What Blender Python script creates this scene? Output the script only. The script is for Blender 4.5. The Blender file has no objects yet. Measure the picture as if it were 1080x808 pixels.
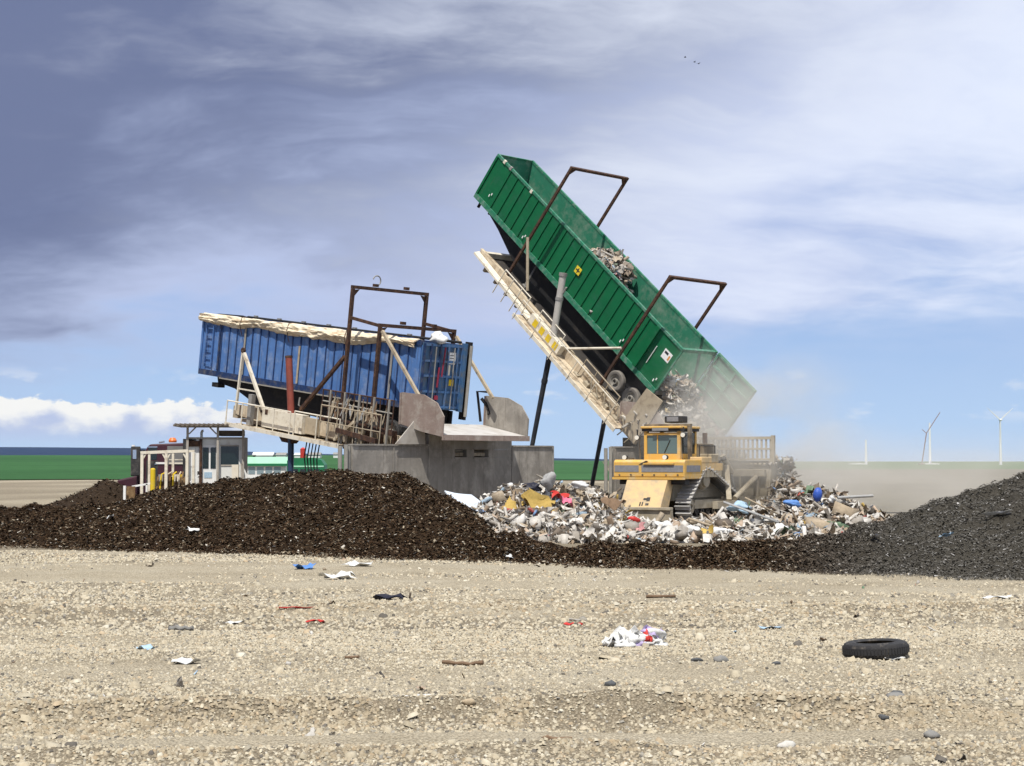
import bpy, math, random
import numpy as np
from mathutils import Matrix, Vector
R = math.radians
random.seed(7); RNG = np.random.default_rng(11)
S = bpy.context.scene
COL = S.collection

# ------------------------------------------------------------------ camera
F_PX, Y0, CAM_H = 1700.0, 486.0, 2.9          # focal length and horizon row of the 1080x808 photograph
PITCH = math.atan2(Y0 - 404, F_PX)
cam_d = bpy.data.cameras.new('camera'); cam_d.sensor_width = 36.0
cam_d.lens = 36.0 * F_PX / 1080; cam_d.clip_start = 0.1; cam_d.clip_end = 60000
cam = bpy.data.objects.new('camera', cam_d); COL.objects.link(cam)
cam.location = (0, 0, CAM_H); cam.rotation_euler = (math.pi / 2 + PITCH, 0, 0)
S.camera = cam

# ------------------------------------------------------------------ world: sky with cloud cover
SUN_EL = 62.0
SUN_H = Vector((-0.24, -0.97)).normalized()      # horizontal direction towards the sun
SUN_AZ = math.atan2(SUN_H.x, SUN_H.y)
W = bpy.data.worlds.new('World'); S.world = W; W.use_nodes = True
nt = W.node_tree; nt.nodes.clear()
def nd(tree, t, **kw):
    n = tree.nodes.new(t)
    for k, v in kw.items(): setattr(n, k, v)
    return n
class Ex:                                        # small helper to write node maths as expressions
    tree = None
    def __init__(self, s): self.s = s
    @staticmethod
    def m(op, *a):
        n = Ex.tree.nodes.new('ShaderNodeMath'); n.operation = op
        for i, v in enumerate(a):
            if isinstance(v, Ex): Ex.tree.links.new(v.s, n.inputs[i])
            else: n.inputs[i].default_value = v
        return Ex(n.outputs[0])
    def __add__(s, o): return Ex.m('ADD', s, o)
    __radd__ = __add__
    def __sub__(s, o): return Ex.m('SUBTRACT', s, o)
    def __rsub__(s, o): return Ex.m('SUBTRACT', o, s)
    def __mul__(s, o): return Ex.m('MULTIPLY', s, o)
    __rmul__ = __mul__
    def __truediv__(s, o): return Ex.m('DIVIDE', s, o)
    def sm(s, a, b):
        n = Ex.tree.nodes.new('ShaderNodeMapRange'); n.interpolation_type = 'SMOOTHSTEP'
        n.inputs['From Min'].default_value = a; n.inputs['From Max'].default_value = b
        Ex.tree.links.new(s.s, n.inputs['Value']); return Ex(n.outputs['Result'])
Ex.tree = nt
def comb(x, y, z):
    n = nt.nodes.new('ShaderNodeCombineXYZ')
    for i, v in enumerate((x, y, z)):
        if isinstance(v, Ex): nt.links.new(v.s, n.inputs[i])
        else: n.inputs[i].default_value = v
    return n.outputs[0]
def wnoise(vec, scale, detail=8, rough=.55, dist=0.0):
    n = nt.nodes.new('ShaderNodeTexNoise'); n.inputs['Scale'].default_value = scale
    n.inputs['Detail'].default_value = detail; n.inputs['Roughness'].default_value = rough
    n.inputs['Distortion'].default_value = dist; nt.links.new(vec, n.inputs['Vector'])
    return Ex(n.outputs['Fac'])
def wmix(fac, a, b):
    n = nt.nodes.new('ShaderNodeMix'); n.data_type = 'RGBA'; nt.links.new(fac.s, n.inputs[0])
    for k, v in ((6, a), (7, b)):
        if isinstance(v, tuple): n.inputs[k].default_value = (*v, 1)
        else: nt.links.new(v, n.inputs[k])
    return n.outputs[2]
tc = nd(nt, 'ShaderNodeTexCoord'); sep = nd(nt, 'ShaderNodeSeparateXYZ'); nt.links.new(tc.outputs['Generated'], sep.inputs[0])
X, Y, Z = (Ex(sep.outputs[i]) for i in range(3))
sky = nd(nt, 'ShaderNodeTexSky', sky_type='NISHITA', sun_disc=False)
sky.sun_elevation = R(SUN_EL); sky.sun_rotation = SUN_AZ % (2 * math.pi)
sky.air_density = 1.0; sky.dust_density = 0.6; sky.ozone_density = 2.5
zc = Ex.m('MAXIMUM', Z, 0.0)
den = zc + 0.30
px_, py_ = X / den, Y / den                       # cloud deck seen in perspective
warp = wnoise(comb(px_, py_, 4.0), 1.6, 5, .5)
wx, wy = px_ + (warp - .5) * .45, py_ * 1.15 + (warp - .5) * .45
n_big = wnoise(comb(wx + 1.15, wy + .2, 0.0), 1.05, 8, .52)
n_mid = wnoise(comb(wx + 7.3, wy * 1.3 + 3.1, 2.0), 2.6, 10, .56)
n_fine = wnoise(comb(wx * .9 - 3.3, wy * 1.7 + 1.0, 5.0), 5.5, 10, .6)
# a thick bank to the left thins out to the right; clear air stays near the horizon
lowclear = (zc + (n_mid - .5) * .10 + (n_big - .5) * .10 - X * .06).sm(0.050, 0.105)
cov = n_big * .65 + n_mid * .35 + X * -0.50 + zc * 1.0
bank = cov.sm(.34, .66) * lowclear
dark = (n_big * .50 + n_mid * .36 + n_fine * .14 + X * -0.62 + zc * 1.55).sm(.66, .97)
c_blue = wmix(zc.sm(0.0, .15), (4.7, 6.4, 8.9), (2.7, 4.3, 7.7))
c_sky = wmix(Ex.m('MULTIPLY', zc.sm(0.12, .5), 1.0), c_blue, sky.outputs[0])
veil = (n_fine * .45 + n_mid * .55 + zc * .9 + X * .15).sm(.42, .74) * zc.sm(0.025, .12)
c_veil = wmix(veil * .65, c_sky, (5.4, 6.5, 8.8))
c_cloud = wmix(dark, (5.3, 6.0, 8.3), (1.5, 1.82, 3.2))
c_bank = wmix(bank * .94, c_veil, c_cloud)
# bright tops of the deck towards the right
hi = (n_big * .25 + n_mid * .55 + n_fine * .20 + X * .40 + zc * .45).sm(.52, .80) * lowclear
c_hi = wmix(hi * .72, c_bank, (8.9, 9.5, 10.8))
# distant cumulus low over the left horizon
az = X / Ex.m('MAXIMUM', Ex.m('SQRT', X * X + Y * Y), .001)
cn = wnoise(comb(az * 30.0, zc * 46.0, 1.7), 1.5, 8, .56)
cl = wnoise(comb(az * 30.0, 0.0, 6.6), .75, 2, .5)
top = 0.036 + (cl - .5) * .040 + (cn - .5) * .040
leftw = (az * -1.0 + (cl - .5) * .05).sm(.13, .17)
cum = Ex.m('MULTIPLY', (top - zc).sm(-.0008, .0022), zc.sm(0.004, .022)) * leftw
shade = (zc - top * .66 + (cn - .5) * .060).sm(-.007, .007)
c_cum = wmix(shade, (4.9, 5.6, 7.9), (9.8, 9.6, 9.2))
c_all = wmix(cum * .92, c_hi, c_cum)
# small fair-weather puffs in the clear strip
pn = wnoise(comb(az * 22.0, zc * 62.0, 9.0), 1.0, 7, .55)
puff = pn.sm(.60, .70) * zc.sm(.020, .03) * (1.0 - zc.sm(.048, .06))
c_all = wmix(puff * .35, c_all, (8.6, 8.7, 9.2))
bg = nd(nt, 'ShaderNodeBackground'); bg.inputs['Strength'].default_value = 0.085
nt.links.new(c_all, bg.inputs['Color'])
wo = nd(nt, 'ShaderNodeOutputWorld'); nt.links.new(bg.outputs[0], wo.inputs['Surface'])

# ------------------------------------------------------------------ sun and exposure
sun_d = bpy.data.lights.new('sun', 'SUN'); sun_d.energy = 4.4; sun_d.angle = R(0.53); sun_d.color = (1.0, .955, .88)
sun = bpy.data.objects.new('sun', sun_d); COL.objects.link(sun)
to_sun = Vector((SUN_H.x * math.cos(R(SUN_EL)), SUN_H.y * math.cos(R(SUN_EL)), math.sin(R(SUN_EL))))
sun.rotation_euler = to_sun.to_track_quat('Z', 'Y').to_euler(); sun.location = (-20, -40, 60)
S.view_settings.view_transform = 'Standard'; S.view_settings.look = 'None'
S.view_settings.exposure = 0.25; S.view_settings.gamma = 1.0; S.view_settings.use_curve_mapping = False
S.cycles.max_bounces = 6; S.cycles.diffuse_bounces = 3; S.cycles.glossy_bounces = 2
S.cycles.transmission_bounces = 4; S.cycles.volume_bounces = 1; S.cycles.use_denoising = True
S.cycles.volume_step_rate = 1.0; S.cycles.volume_max_steps = 96

# ------------------------------------------------------------------ materials
MATS = {}
def mat(name, c1, c2=None, scale=3.0, rough=.7, metal=0.0, bump=.0, bscale=None, dirt=None, damt=.5, dscale=1.2, stretch=None, spec=.3, attr=None, streak=None, samt=.5):
    """procedural paint: base colour varied by noise, a second wear/dirt colour in patches, fine relief"""
    m = bpy.data.materials.new(name); m.use_nodes = True; t = m.node_tree
    b = t.nodes['Principled BSDF']; b.inputs['Roughness'].default_value = rough; b.inputs['Metallic'].default_value = metal
    b.inputs['Specular IOR Level'].default_value = spec
    co = t.nodes.new('ShaderNodeTexCoord'); vec = co.outputs['Object']
    if stretch:
        mp = t.nodes.new('ShaderNodeMapping'); mp.inputs['Scale'].default_value = stretch
        t.links.new(vec, mp.inputs[0]); vec = mp.outputs[0]
    def noise(sc, det=6, ro=.6):
        n = t.nodes.new('ShaderNodeTexNoise'); n.inputs['Scale'].default_value = sc; n.inputs['Detail'].default_value = det
        n.inputs['Roughness'].default_value = ro; t.links.new(vec, n.inputs['Vector']); return n
    def mx(fac, a, bb, blend='MIX'):
        n = t.nodes.new('ShaderNodeMix'); n.data_type = 'RGBA'; n.blend_type = blend
        if isinstance(fac, float): n.inputs[0].default_value = fac
        else: t.links.new(fac, n.inputs[0])
        for k, v in ((6, a), (7, bb)):
            if isinstance(v, tuple): n.inputs[k].default_value = (*v, 1)
            else: t.links.new(v, n.inputs[k])
        return n.outputs[2]
    def ramp(sock, a, bb):
        n = t.nodes.new('ShaderNodeMapRange'); n.inputs['From Min'].default_value = a; n.inputs['From Max'].default_value = bb
        t.links.new(sock, n.inputs['Value']); return n.outputs['Result']
    if attr:
        at = t.nodes.new('ShaderNodeAttribute'); at.attribute_name = attr; c = at.outputs['Color']
        c = mx(ramp(noise(scale).outputs['Fac'], .3, .7), c, mx(1.0, c, c2 or (.6, .6, .6), 'MULTIPLY'))
    else:
        c = mx(ramp(noise(scale).outputs['Fac'], .3, .7), c1, c2 or tuple(v * .75 for v in c1))
    if dirt:
        dn = noise(dscale, 9, .68)
        c = mx(ramp(dn.outputs['Fac'], .62 - .22 * damt, .82 - .2 * damt), c, dirt)
    if streak:
        mp2 = t.nodes.new('ShaderNodeMapping'); mp2.inputs['Scale'].default_value = (5.5, 5.5, .45); t.links.new(co.outputs['Object'], mp2.inputs[0])
        sn = t.nodes.new('ShaderNodeTexNoise'); sn.inputs['Scale'].default_value = 1.0; sn.inputs['Detail'].default_value = 7; sn.inputs['Roughness'].default_value = .65; t.links.new(mp2.outputs[0], sn.inputs['Vector'])
        c = mx(ramp(sn.outputs['Fac'], .66 - .2 * samt, .92 - .2 * samt), c, streak)
    t.links.new(c, b.inputs['Base Color'])
    if bump:
        bn = t.nodes.new('ShaderNodeBump'); bn.inputs['Strength'].default_value = bump; bn.inputs['Distance'].default_value = .05
        t.links.new(noise(bscale or scale * 4, 8, .65).outputs['Fac'], bn.inputs['Height']); t.links.new(bn.outputs[0], b.inputs['Normal'])
    MATS[name] = m
    return m
mat('green_paint', (.004, .135, .047), (.003, .10, .036), 1.5, .45, dirt=(.03, .125, .075), damt=.35, dscale=1.6, stretch=(.5, 1, 1), bump=.35, bscale=1.6, streak=(.05, .085, .05), samt=.45)
mat('green_inside', (.03, .19, .115), (.02, .14, .08), 1.5, .7, dirt=(.15, .24, .18), damt=.8, dscale=1.4, bump=.2)
mat('green_rail', (.03, .20, .115), (.02, .15, .08), 3, .55, dirt=(.16, .25, .2), damt=.7, dscale=4)
mat('blue_paint', (.095, .205, .46), (.065, .155, .38), 1.2, .5, dirt=(.24, .31, .46), damt=.5, dscale=1.5, bump=.5, bscale=2.2, streak=(.07, .075, .10), samt=.75)
mat('blue_dark', (.012, .04, .13), (.01, .025, .08), 2, .6, dirt=(.10, .10, .11), damt=.7, dscale=3)
mat('blue_door', (.05, .125, .25), (.035, .09, .18), 2, .55, dirt=(.10, .12, .14), damt=.8, dscale=3)
mat('blue_rib_shade', (.02, .055, .17), (.015, .04, .12), 3, .6, dirt=(.10, .12, .18), damt=.6, dscale=3)  # ribs coloured dark to stand in for shadow lines between the panels
mat('blue_mid', (.07, .165, .34), (.05, .12, .26), 2, .55, dirt=(.13, .14, .16), damt=.7, dscale=3)
mat('chassis_black', (.012, .012, .014), (.02, .019, .018), 4, .75, dirt=(.06, .05, .04), damt=.3)
mat('cream_paint', (.62, .53, .39), (.52, .43, .31), 2.5, .65, dirt=(.24, .17, .105), damt=.75, dscale=1.8, bump=.2, streak=(.20, .14, .09), samt=.5)
mat('cream_white', (.74, .69, .58), (.66, .60, .48), 3, .6, dirt=(.34, .26, .17), damt=.45, dscale=2.5)
mat('dusty_tan', (.42, .35, .25), (.34, .285, .205), 3, .85, dirt=(.23, .18, .125), damt=.5, dscale=3)
mat('deck_shaded', (.05, .045, .04), (.035, .03, .027), 3, .8, dirt=(.13, .11, .085), damt=.4)  # deck colour darkened to imitate the shade under the trailer
mat('hazard_yellow', (.70, .50, .02), (.60, .42, .02), 4, .6, dirt=(.4, .33, .18), damt=.4)
mat('rust', (.062, .034, .024), (.04, .022, .017), 6, .8, dirt=(.13, .066, .036), damt=.7, dscale=5, bump=.2)
mat('rust_red', (.27, .066, .045), (.20, .05, .035), 3, .6, dirt=(.12, .05, .04), damt=.5)
mat('steel_grey', (.30, .29, .27), (.24, .23, .215), 4, .6, dirt=(.16, .135, .11), damt=.5)
mat('rod_blue', (.05, .085, .15), (.04, .065, .115), 4, .35, .3, dirt=(.10, .11, .13), damt=.5)
mat('rod_dark', (.05, .056, .068), (.035, .04, .05), 4, .4, .3, dirt=(.11, .11, .11), damt=.4)
mat('wall_steel', (.30, .275, .24), (.20, .182, .158), 1.4, .8, dirt=(.42, .385, .335), damt=.6, dscale=1.3, stretch=(1, 1, .7), bump=.4, bscale=5, streak=(.13, .105, .085), samt=.55)
mat('wall_pale', (.46, .43, .385), (.38, .35, .31), 1.3, .8, dirt=(.30, .26, .22), damt=.5)
mat('wall_brown', (.30, .235, .20), (.24, .18, .15), 1.3, .8, dirt=(.40, .36, .31), damt=.6, dscale=1.6, bump=.3, streak=(.15, .10, .075), samt=.5)
mat('apron_steel', (.55, .53, .50), (.45, .43, .40), 1.5, .5, dirt=(.33, .29, .24), damt=.5)
mat('tarp', (.78, .70, .54), (.66, .55, .39), 2.2, .85, dirt=(.36, .23, .12), damt=.5, dscale=3.2, stretch=(.35, 1, 1.6), bump=.9, bscale=6)
mat('tyre_dusty', (.22, .20, .175), (.15, .14, .125), 5, .9)
mat('tyre_black', (.022, .022, .024), (.035, .034, .034), 9, .75, dirt=(.16, .14, .115), damt=.42, dscale=8, bump=.3, bscale=30)
mat('rim_grey', (.34, .32, .28), (.25, .235, .205), 5, .7)
mat('rim_pale', (.50, .475, .43), (.42, .40, .36), 3, .6, dirt=(.30, .26, .21), damt=.5)
mat('sticker_white', (.82, .82, .80), (.74, .74, .72), 6, .6)
mat('sticker_dark', (.03, .03, .035), rough=.6)
mat('sticker_orange', (.75, .30, .05), rough=.6)
mat('sticker_yellow', (.78, .60, .04), rough=.6)
mat('lock_red', (.28, .03, .06), (.18, .02, .04), rough=.6)
mat('dozer_yellow', (.68, .41, .10), (.62, .37, .09), 2, .65, streak=(.40, .31, .18), samt=.6, bump=.2, dirt=(.56, .43, .24), damt=.6, dscale=2.2)
mat('dozer_tan', (.66, .47, .24), (.60, .43, .22), 1.5, .75, dirt=(.42, .34, .23), damt=.75, dscale=2)
mat('dozer_dust', (.42, .37, .285), (.31, .265, .19), 3, .9, dirt=(.24, .195, .13), damt=.5)
mat('dozer_black', (.025, .025, .027), (.045, .044, .043), 5, .7, dirt=(.17, .155, .135), damt=.45)
mat('dozer_soot', (.12, .10, .075), (.08, .068, .055), 4, .8, dirt=(.30, .25, .18), damt=.6)
mat('track_steel', (.46, .45, .43), (.36, .35, .33), 6, .6, .0, dirt=(.34, .29, .22), damt=.45, dscale=5)
mat('track_dark', (.03, .028, .026), (.05, .045, .04), 5, .85, dirt=(.16, .13, .09), damt=.4)
mat('grille_grey', (.26, .26, .27), (.19, .19, .20), 8, .6)
mat('booth_white', (.72, .73, .70), (.64, .65, .62), 1.5, .7, dirt=(.35, .31, .25), damt=.45, dscale=2)
mat('booth_frame', (.42, .39, .34), (.34, .31, .27), 3, .8, dirt=(.17, .13, .10), damt=.5)
mat('white_paint', (.80, .80, .78), (.72, .72, .69), 3, .6, dirt=(.45, .42, .36), damt=.3)
mat('roof_brown', (.17, .14, .11), (.12, .10, .08), 3, .8, dirt=(.28, .24, .19), damt=.4)
mat('maroon', (.062, .018, .026), (.045, .013, .02), 2, .3, spec=.5)
mat('truck_grey', (.20, .195, .19), (.15, .15, .145), 2, .5)
mat('chrome', (.6, .65, .72), (.5, .55, .62), 2, .15, .9)
mat('orange_lamp', (.80, .20, .05), rough=.4)
mat('machine_brown', (.20, .115, .05), (.10, .06, .03), 3, .8, dirt=(.35, .24, .12), damt=.6, dscale=3)
mat('pale_green', (.33, .64, .45), (.29, .57, .39), 1.5, .6)
mat('mid_green', (.015, .17, .07), (.012, .13, .055), 1.5, .5)
mat('far_white', (.78, .78, .76), rough=.8)
mat('turbine_white', (.84, .85, .86), rough=.5)
mat('crane_red', (.30, .20, .19), rough=.7)
mat('lamp_glass', (.85, .82, .72), rough=.15, spec=.6)
mat('bird_black', (.015, .015, .017), rough=.8)
def glass(name, tint, rough=.05):
    m = bpy.data.materials.new(name); m.use_nodes = True; b = m.node_tree.nodes['Principled BSDF']
    b.inputs['Base Color'].default_value = (*tint, 1); b.inputs['Roughness'].default_value = rough
    b.inputs['Specular IOR Level'].default_value = .8; MATS[name] = m
glass('glass_dark', (.008, .018, .018), .2); glass('glass_teal', (.10, .15, .15), .12); glass('glass_pale', (.20, .26, .28), .12)
for nme, rgh, c2 in (('stone_cols', .9, (.7, .68, .64)), ('mulch_cols', .9, (.55, .52, .5)), ('waste_cols', .75, (.62, .60, .57))):
    mat(nme, None, c2, 6, rgh, attr='col', bump=.3, bscale=18, spec=.25 if nme == 'waste_cols' else .05)

# ------------------------------------------------------------------ mesh helpers
class MB:
    def __init__(s): s.v = []; s.f = []
    def add(s, V, Fc):
        n = len(s.v); s.v += [tuple(p) for p in V]; s.f += [tuple(i + n for i in f) for f in Fc]; return s
    def box(s, x0, x1, y0, y1, z0, z1):
        return s.add([(x0,y0,z0),(x1,y0,z0),(x1,y1,z0),(x0,y1,z0),(x0,y0,z1),(x1,y0,z1),(x1,y1,z1),(x0,y1,z1)],
                     [(0,3,2,1),(4,5,6,7),(0,1,5,4),(1,2,6,5),(2,3,7,6),(3,0,4,7)])
    def beam(s, p, q, w, h=None, up=(0, 0, 1)):
        h = h or w; p, q, up = Vector(p), Vector(q), Vector(up); d = (q - p).normalized()
        a = d.cross(up)
        if a.length < 1e-4: a = d.cross(Vector((1, 0, 0)))
        a.normalize(); b = a.cross(d).normalized(); a *= w / 2; b *= h / 2
        V = [p-a-b, p+a-b, p+a+b, p-a+b, q-a-b, q+a-b, q+a+b, q-a+b]
        return s.add(V, [(0,1,2,3),(7,6,5,4),(4,5,1,0),(5,6,2,1),(6,7,3,2),(7,4,0,3)])
    def tube(s, pts, r, n=10, caps=True):
        pts = [Vector(p) for p in pts]; rs = r if isinstance(r, (list, tuple)) else [r] * len(pts)
        V = []; Fc = []; prev = None
        for i, p in enumerate(pts):
            d = (pts[min(i+1, len(pts)-1)] - pts[max(i-1, 0)]).normalized()
            a = prev if prev is not None else (Vector((0, 0, 1)) if abs(d.z) < .9 else Vector((1, 0, 0)))
            a = (a - d * a.dot(d)).normalized(); prev = a; b = d.cross(a)
            V += [p + (a * math.cos(t) + b * math.sin(t)) * rs[i] for t in (2 * math.pi * k / n for k in range(n))]
        for i in range(len(pts) - 1):
            for k in range(n): Fc.append((i*n+k, i*n+(k+1) % n, (i+1)*n+(k+1) % n, (i+1)*n+k))
        if caps: Fc += [tuple(range(n-1, -1, -1)), tuple(range((len(pts)-1)*n, len(pts)*n))]
        return s.add(V, Fc)
    def prism(s, poly, vec):
        n = len(poly); vec = Vector(vec); V = [Vector(p) for p in poly]; V += [p + vec for p in V]
        Fc = [tuple(range(n-1, -1, -1)), tuple(range(n, 2*n))] + [(i, (i+1) % n, n+(i+1) % n, n+i) for i in range(n)]
        return s.add(V, Fc)
    def lathe(s, prof, c, axis='y', n=28):
        c = Vector(c); V = []; m = len(prof)
        for k in range(n):
            t = 2 * math.pi * k / n
            for r, h in prof:
                if axis == 'y': V.append(c + Vector((r * math.cos(t), h, r * math.sin(t))))
                elif axis == 'x': V.append(c + Vector((h, r * math.cos(t), r * math.sin(t))))
                else: V.append(c + Vector((r * math.cos(t), r * math.sin(t), h)))
        Fc = [(k*m+i, k*m+(i+1) % m, ((k+1) % n)*m+(i+1) % m, ((k+1) % n)*m+i) for k in range(n) for i in range(m)]
        return s.add(V, Fc)
def link(name, me, parent=None, m=None, loc=None):
    o = bpy.data.objects.new(name, me); COL.objects.link(o)
    if m: me.materials.append(MATS[m])
    if parent: o.parent = parent
    if loc: o.location = loc
    return o
def fix_normals(me):
    import bmesh
    bm = bmesh.new(); bm.from_mesh(me); bmesh.ops.recalc_face_normals(bm, faces=bm.faces); bm.to_mesh(me); bm.free()
def build(name, mb, m, parent=None, smooth=False, bevel=0, label=None):
    me = bpy.data.meshes.new(name); me.from_pydata([tuple(v) for v in mb.v], [], mb.f); fix_normals(me)
    if smooth: me.shade_smooth()
    o = link(name, me, parent, m)
    if smooth:
        me.set_sharp_from_angle(angle=R(38))
    if bevel:
        bv = o.modifiers.new('bevel', 'BEVEL'); bv.width = bevel; bv.segments = 2; bv.limit_method = 'ANGLE'
    if label: o['label'] = label
    return o
def rep(o, loc, rot=None):                       # another copy of a part, sharing its mesh
    c = o.copy(); COL.objects.link(c); c.location = loc
    if rot: c.rotation_euler = rot
    return c
def tag(o, label, cat, group=None, kind=None):
    if label: o['label'] = label
    if cat: o['category'] = cat
    if group: o['group'] = group
    if kind: o['kind'] = kind
    return o
def empty(name, mtx, label, cat, group=None):
    e = bpy.data.objects.new(name, None); COL.objects.link(e); e.empty_display_size = .3; e.matrix_world = mtx
    return tag(e, label, cat, group)
def Tm(loc, rz=0): return Matrix.Translation(loc) @ Matrix.Rotation(rz, 4, 'Z')
def at(px, py, Yd):                               # a point at distance Yd seen at a row and column of the photograph
    x = (px - 540) / F_PX; u = (404 - py) / F_PX
    d = Vector((x, math.cos(PITCH) - u * math.sin(PITCH), math.sin(PITCH) + u * math.cos(PITCH)))
    return Vector((0, 0, CAM_H)) + d * (Yd / d.y)
def B(*a): return MB().box(*a)
def beam(*a, **k): return MB().beam(*a, **k)
def tube(*a, **k): return MB().tube(*a, **k)

def hash2(i, j, s):
    h = (i.astype(np.int64) * 374761393 + j.astype(np.int64) * 668265263 + s * 982451653) & 0xFFFFFFFF
    h = ((h ^ (h >> 13)) * 1274126177) & 0xFFFFFFFF
    return ((h ^ (h >> 16)) & 0xFFFF) / 65535.0
def vnoise(x, y, s=0):
    i, j = np.floor(x), np.floor(y); fx, fy = x - i, y - j; fx = fx*fx*(3-2*fx); fy = fy*fy*(3-2*fy)
    a, b, c, d = hash2(i, j, s), hash2(i+1, j, s), hash2(i, j+1, s), hash2(i+1, j+1, s)
    return (a*(1-fx)+b*fx)*(1-fy) + (c*(1-fx)+d*fx)*fy
def fbm(x, y, s=0, o=4):
    v = 0; a = .5; t = 0
    for k in range(o): v = v + a * vnoise(x * 2**k, y * 2**k, s + k * 17); t += a; a *= .5
    return v / t - .5
def sstep(a, b, x): t = np.clip((x - a) / (b - a), 0, 1); return t*t*(3-2*t)
def np_mesh(name, V, Fc, m, cols=None, parent=None, smooth=False):
    """fast mesh from arrays; Fc is (n,3) or (n,4)"""
    me = bpy.data.meshes.new(name); V = np.asarray(V, np.float32); Fc = np.asarray(Fc, np.int32); k = Fc.shape[1]
    me.vertices.add(len(V)); me.vertices.foreach_set('co', V.ravel())
    me.loops.add(Fc.size); me.loops.foreach_set('vertex_index', Fc.ravel())
    me.polygons.add(len(Fc)); me.polygons.foreach_set('loop_start', np.arange(0, Fc.size, k, dtype=np.int32))
    me.polygons.foreach_set('loop_total', np.full(len(Fc), k, np.int32)); me.update(calc_edges=True)
    if cols is not None:
        a = me.attributes.new('col', 'FLOAT_COLOR', 'POINT'); c = np.ones((len(V), 4), np.float32); c[:, :3] = cols
        a.data.foreach_set('color', c.ravel())
    if smooth: me.shade_smooth()
    me.validate()
    return link(name, me, parent, m)

# ------------------------------------------------------------------ ground
def terrain(x, y):
    x = np.asarray(x, float); y = np.asarray(y, float)
    a = x / np.maximum(y, 1.0)
    far = sstep(180, 1500, y)
    left = 7.5 * (1 - sstep(-.12, .10, a)); right = -3.6 * sstep(.02, .22, a)
    z = far * (left + right) + far * 1.2 * fbm(x / 260, y / 260, 5, 3)
    near = (1 - sstep(58, 75, y)) * sstep(-30, 8, y)
    z = z + near * (.16 * fbm(x / 5.5, y / 3.2, 1, 3) + .05 * fbm(x / .8, y / .5, 2, 3))
    # wheel ruts and windrows that run across the view
    for yc, h, wd, ph in ((18.7, .24, .26, .0), (17.9, -.14, .40, .0), (15.9, .09, .25, 1.0), (31.5, .12, .8, 2.0), (24.5, .05, .6, 4.0), (38, .07, 1.0, 3.0)):
        yy = yc + .5 * fbm(x / 7 + ph, x * 0 + ph, 9, 2) + .03 * x
        z = z + near * h * (0.75 + 1.1 * fbm(x / 1.1, y / .7, 31, 3)) * np.exp(-((y - yy) / wd) ** 2)
    return z
def axis(parts):
    return np.unique(np.concatenate(parts).round(4))
gy = axis([np.linspace(-60, 8, 18), np.arange(8, 34, .10), np.arange(34, 62, .22), np.geomspace(62, 14800, 66)])
gxp = np.concatenate([np.arange(0, 9, .11), np.arange(9, 21, .25), np.geomspace(21, 9500, 42)])
gx = axis([-gxp, gxp])
GX, GY = np.meshgrid(gx, gy)
GV = np.stack([GX, GY, terrain(GX, GY)], -1).reshape(-1, 3); nx, ny = len(gx), len(gy)
ii = (np.arange(ny - 1)[:, None] * nx + np.arange(nx - 1)[None]).ravel()
def compact(x, y):
    """0 = loose stones, 1 = driven-over fine dust"""
    v = 1.3 * fbm(x / 11, y / 1.9, 78, 3) + .42 * np.exp(-((y - 42) / 4.5) ** 2) + .30 * np.exp(-((y - 23.2) / 1.6) ** 2) + .26 * np.exp(-((y - 17.2) / .5) ** 2) - .04
    return sstep(-.12, .32, v)
gm = bpy.data.materials.new('gravel_ground'); gm.use_nodes = True; MATS['gravel_ground'] = gm
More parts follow.
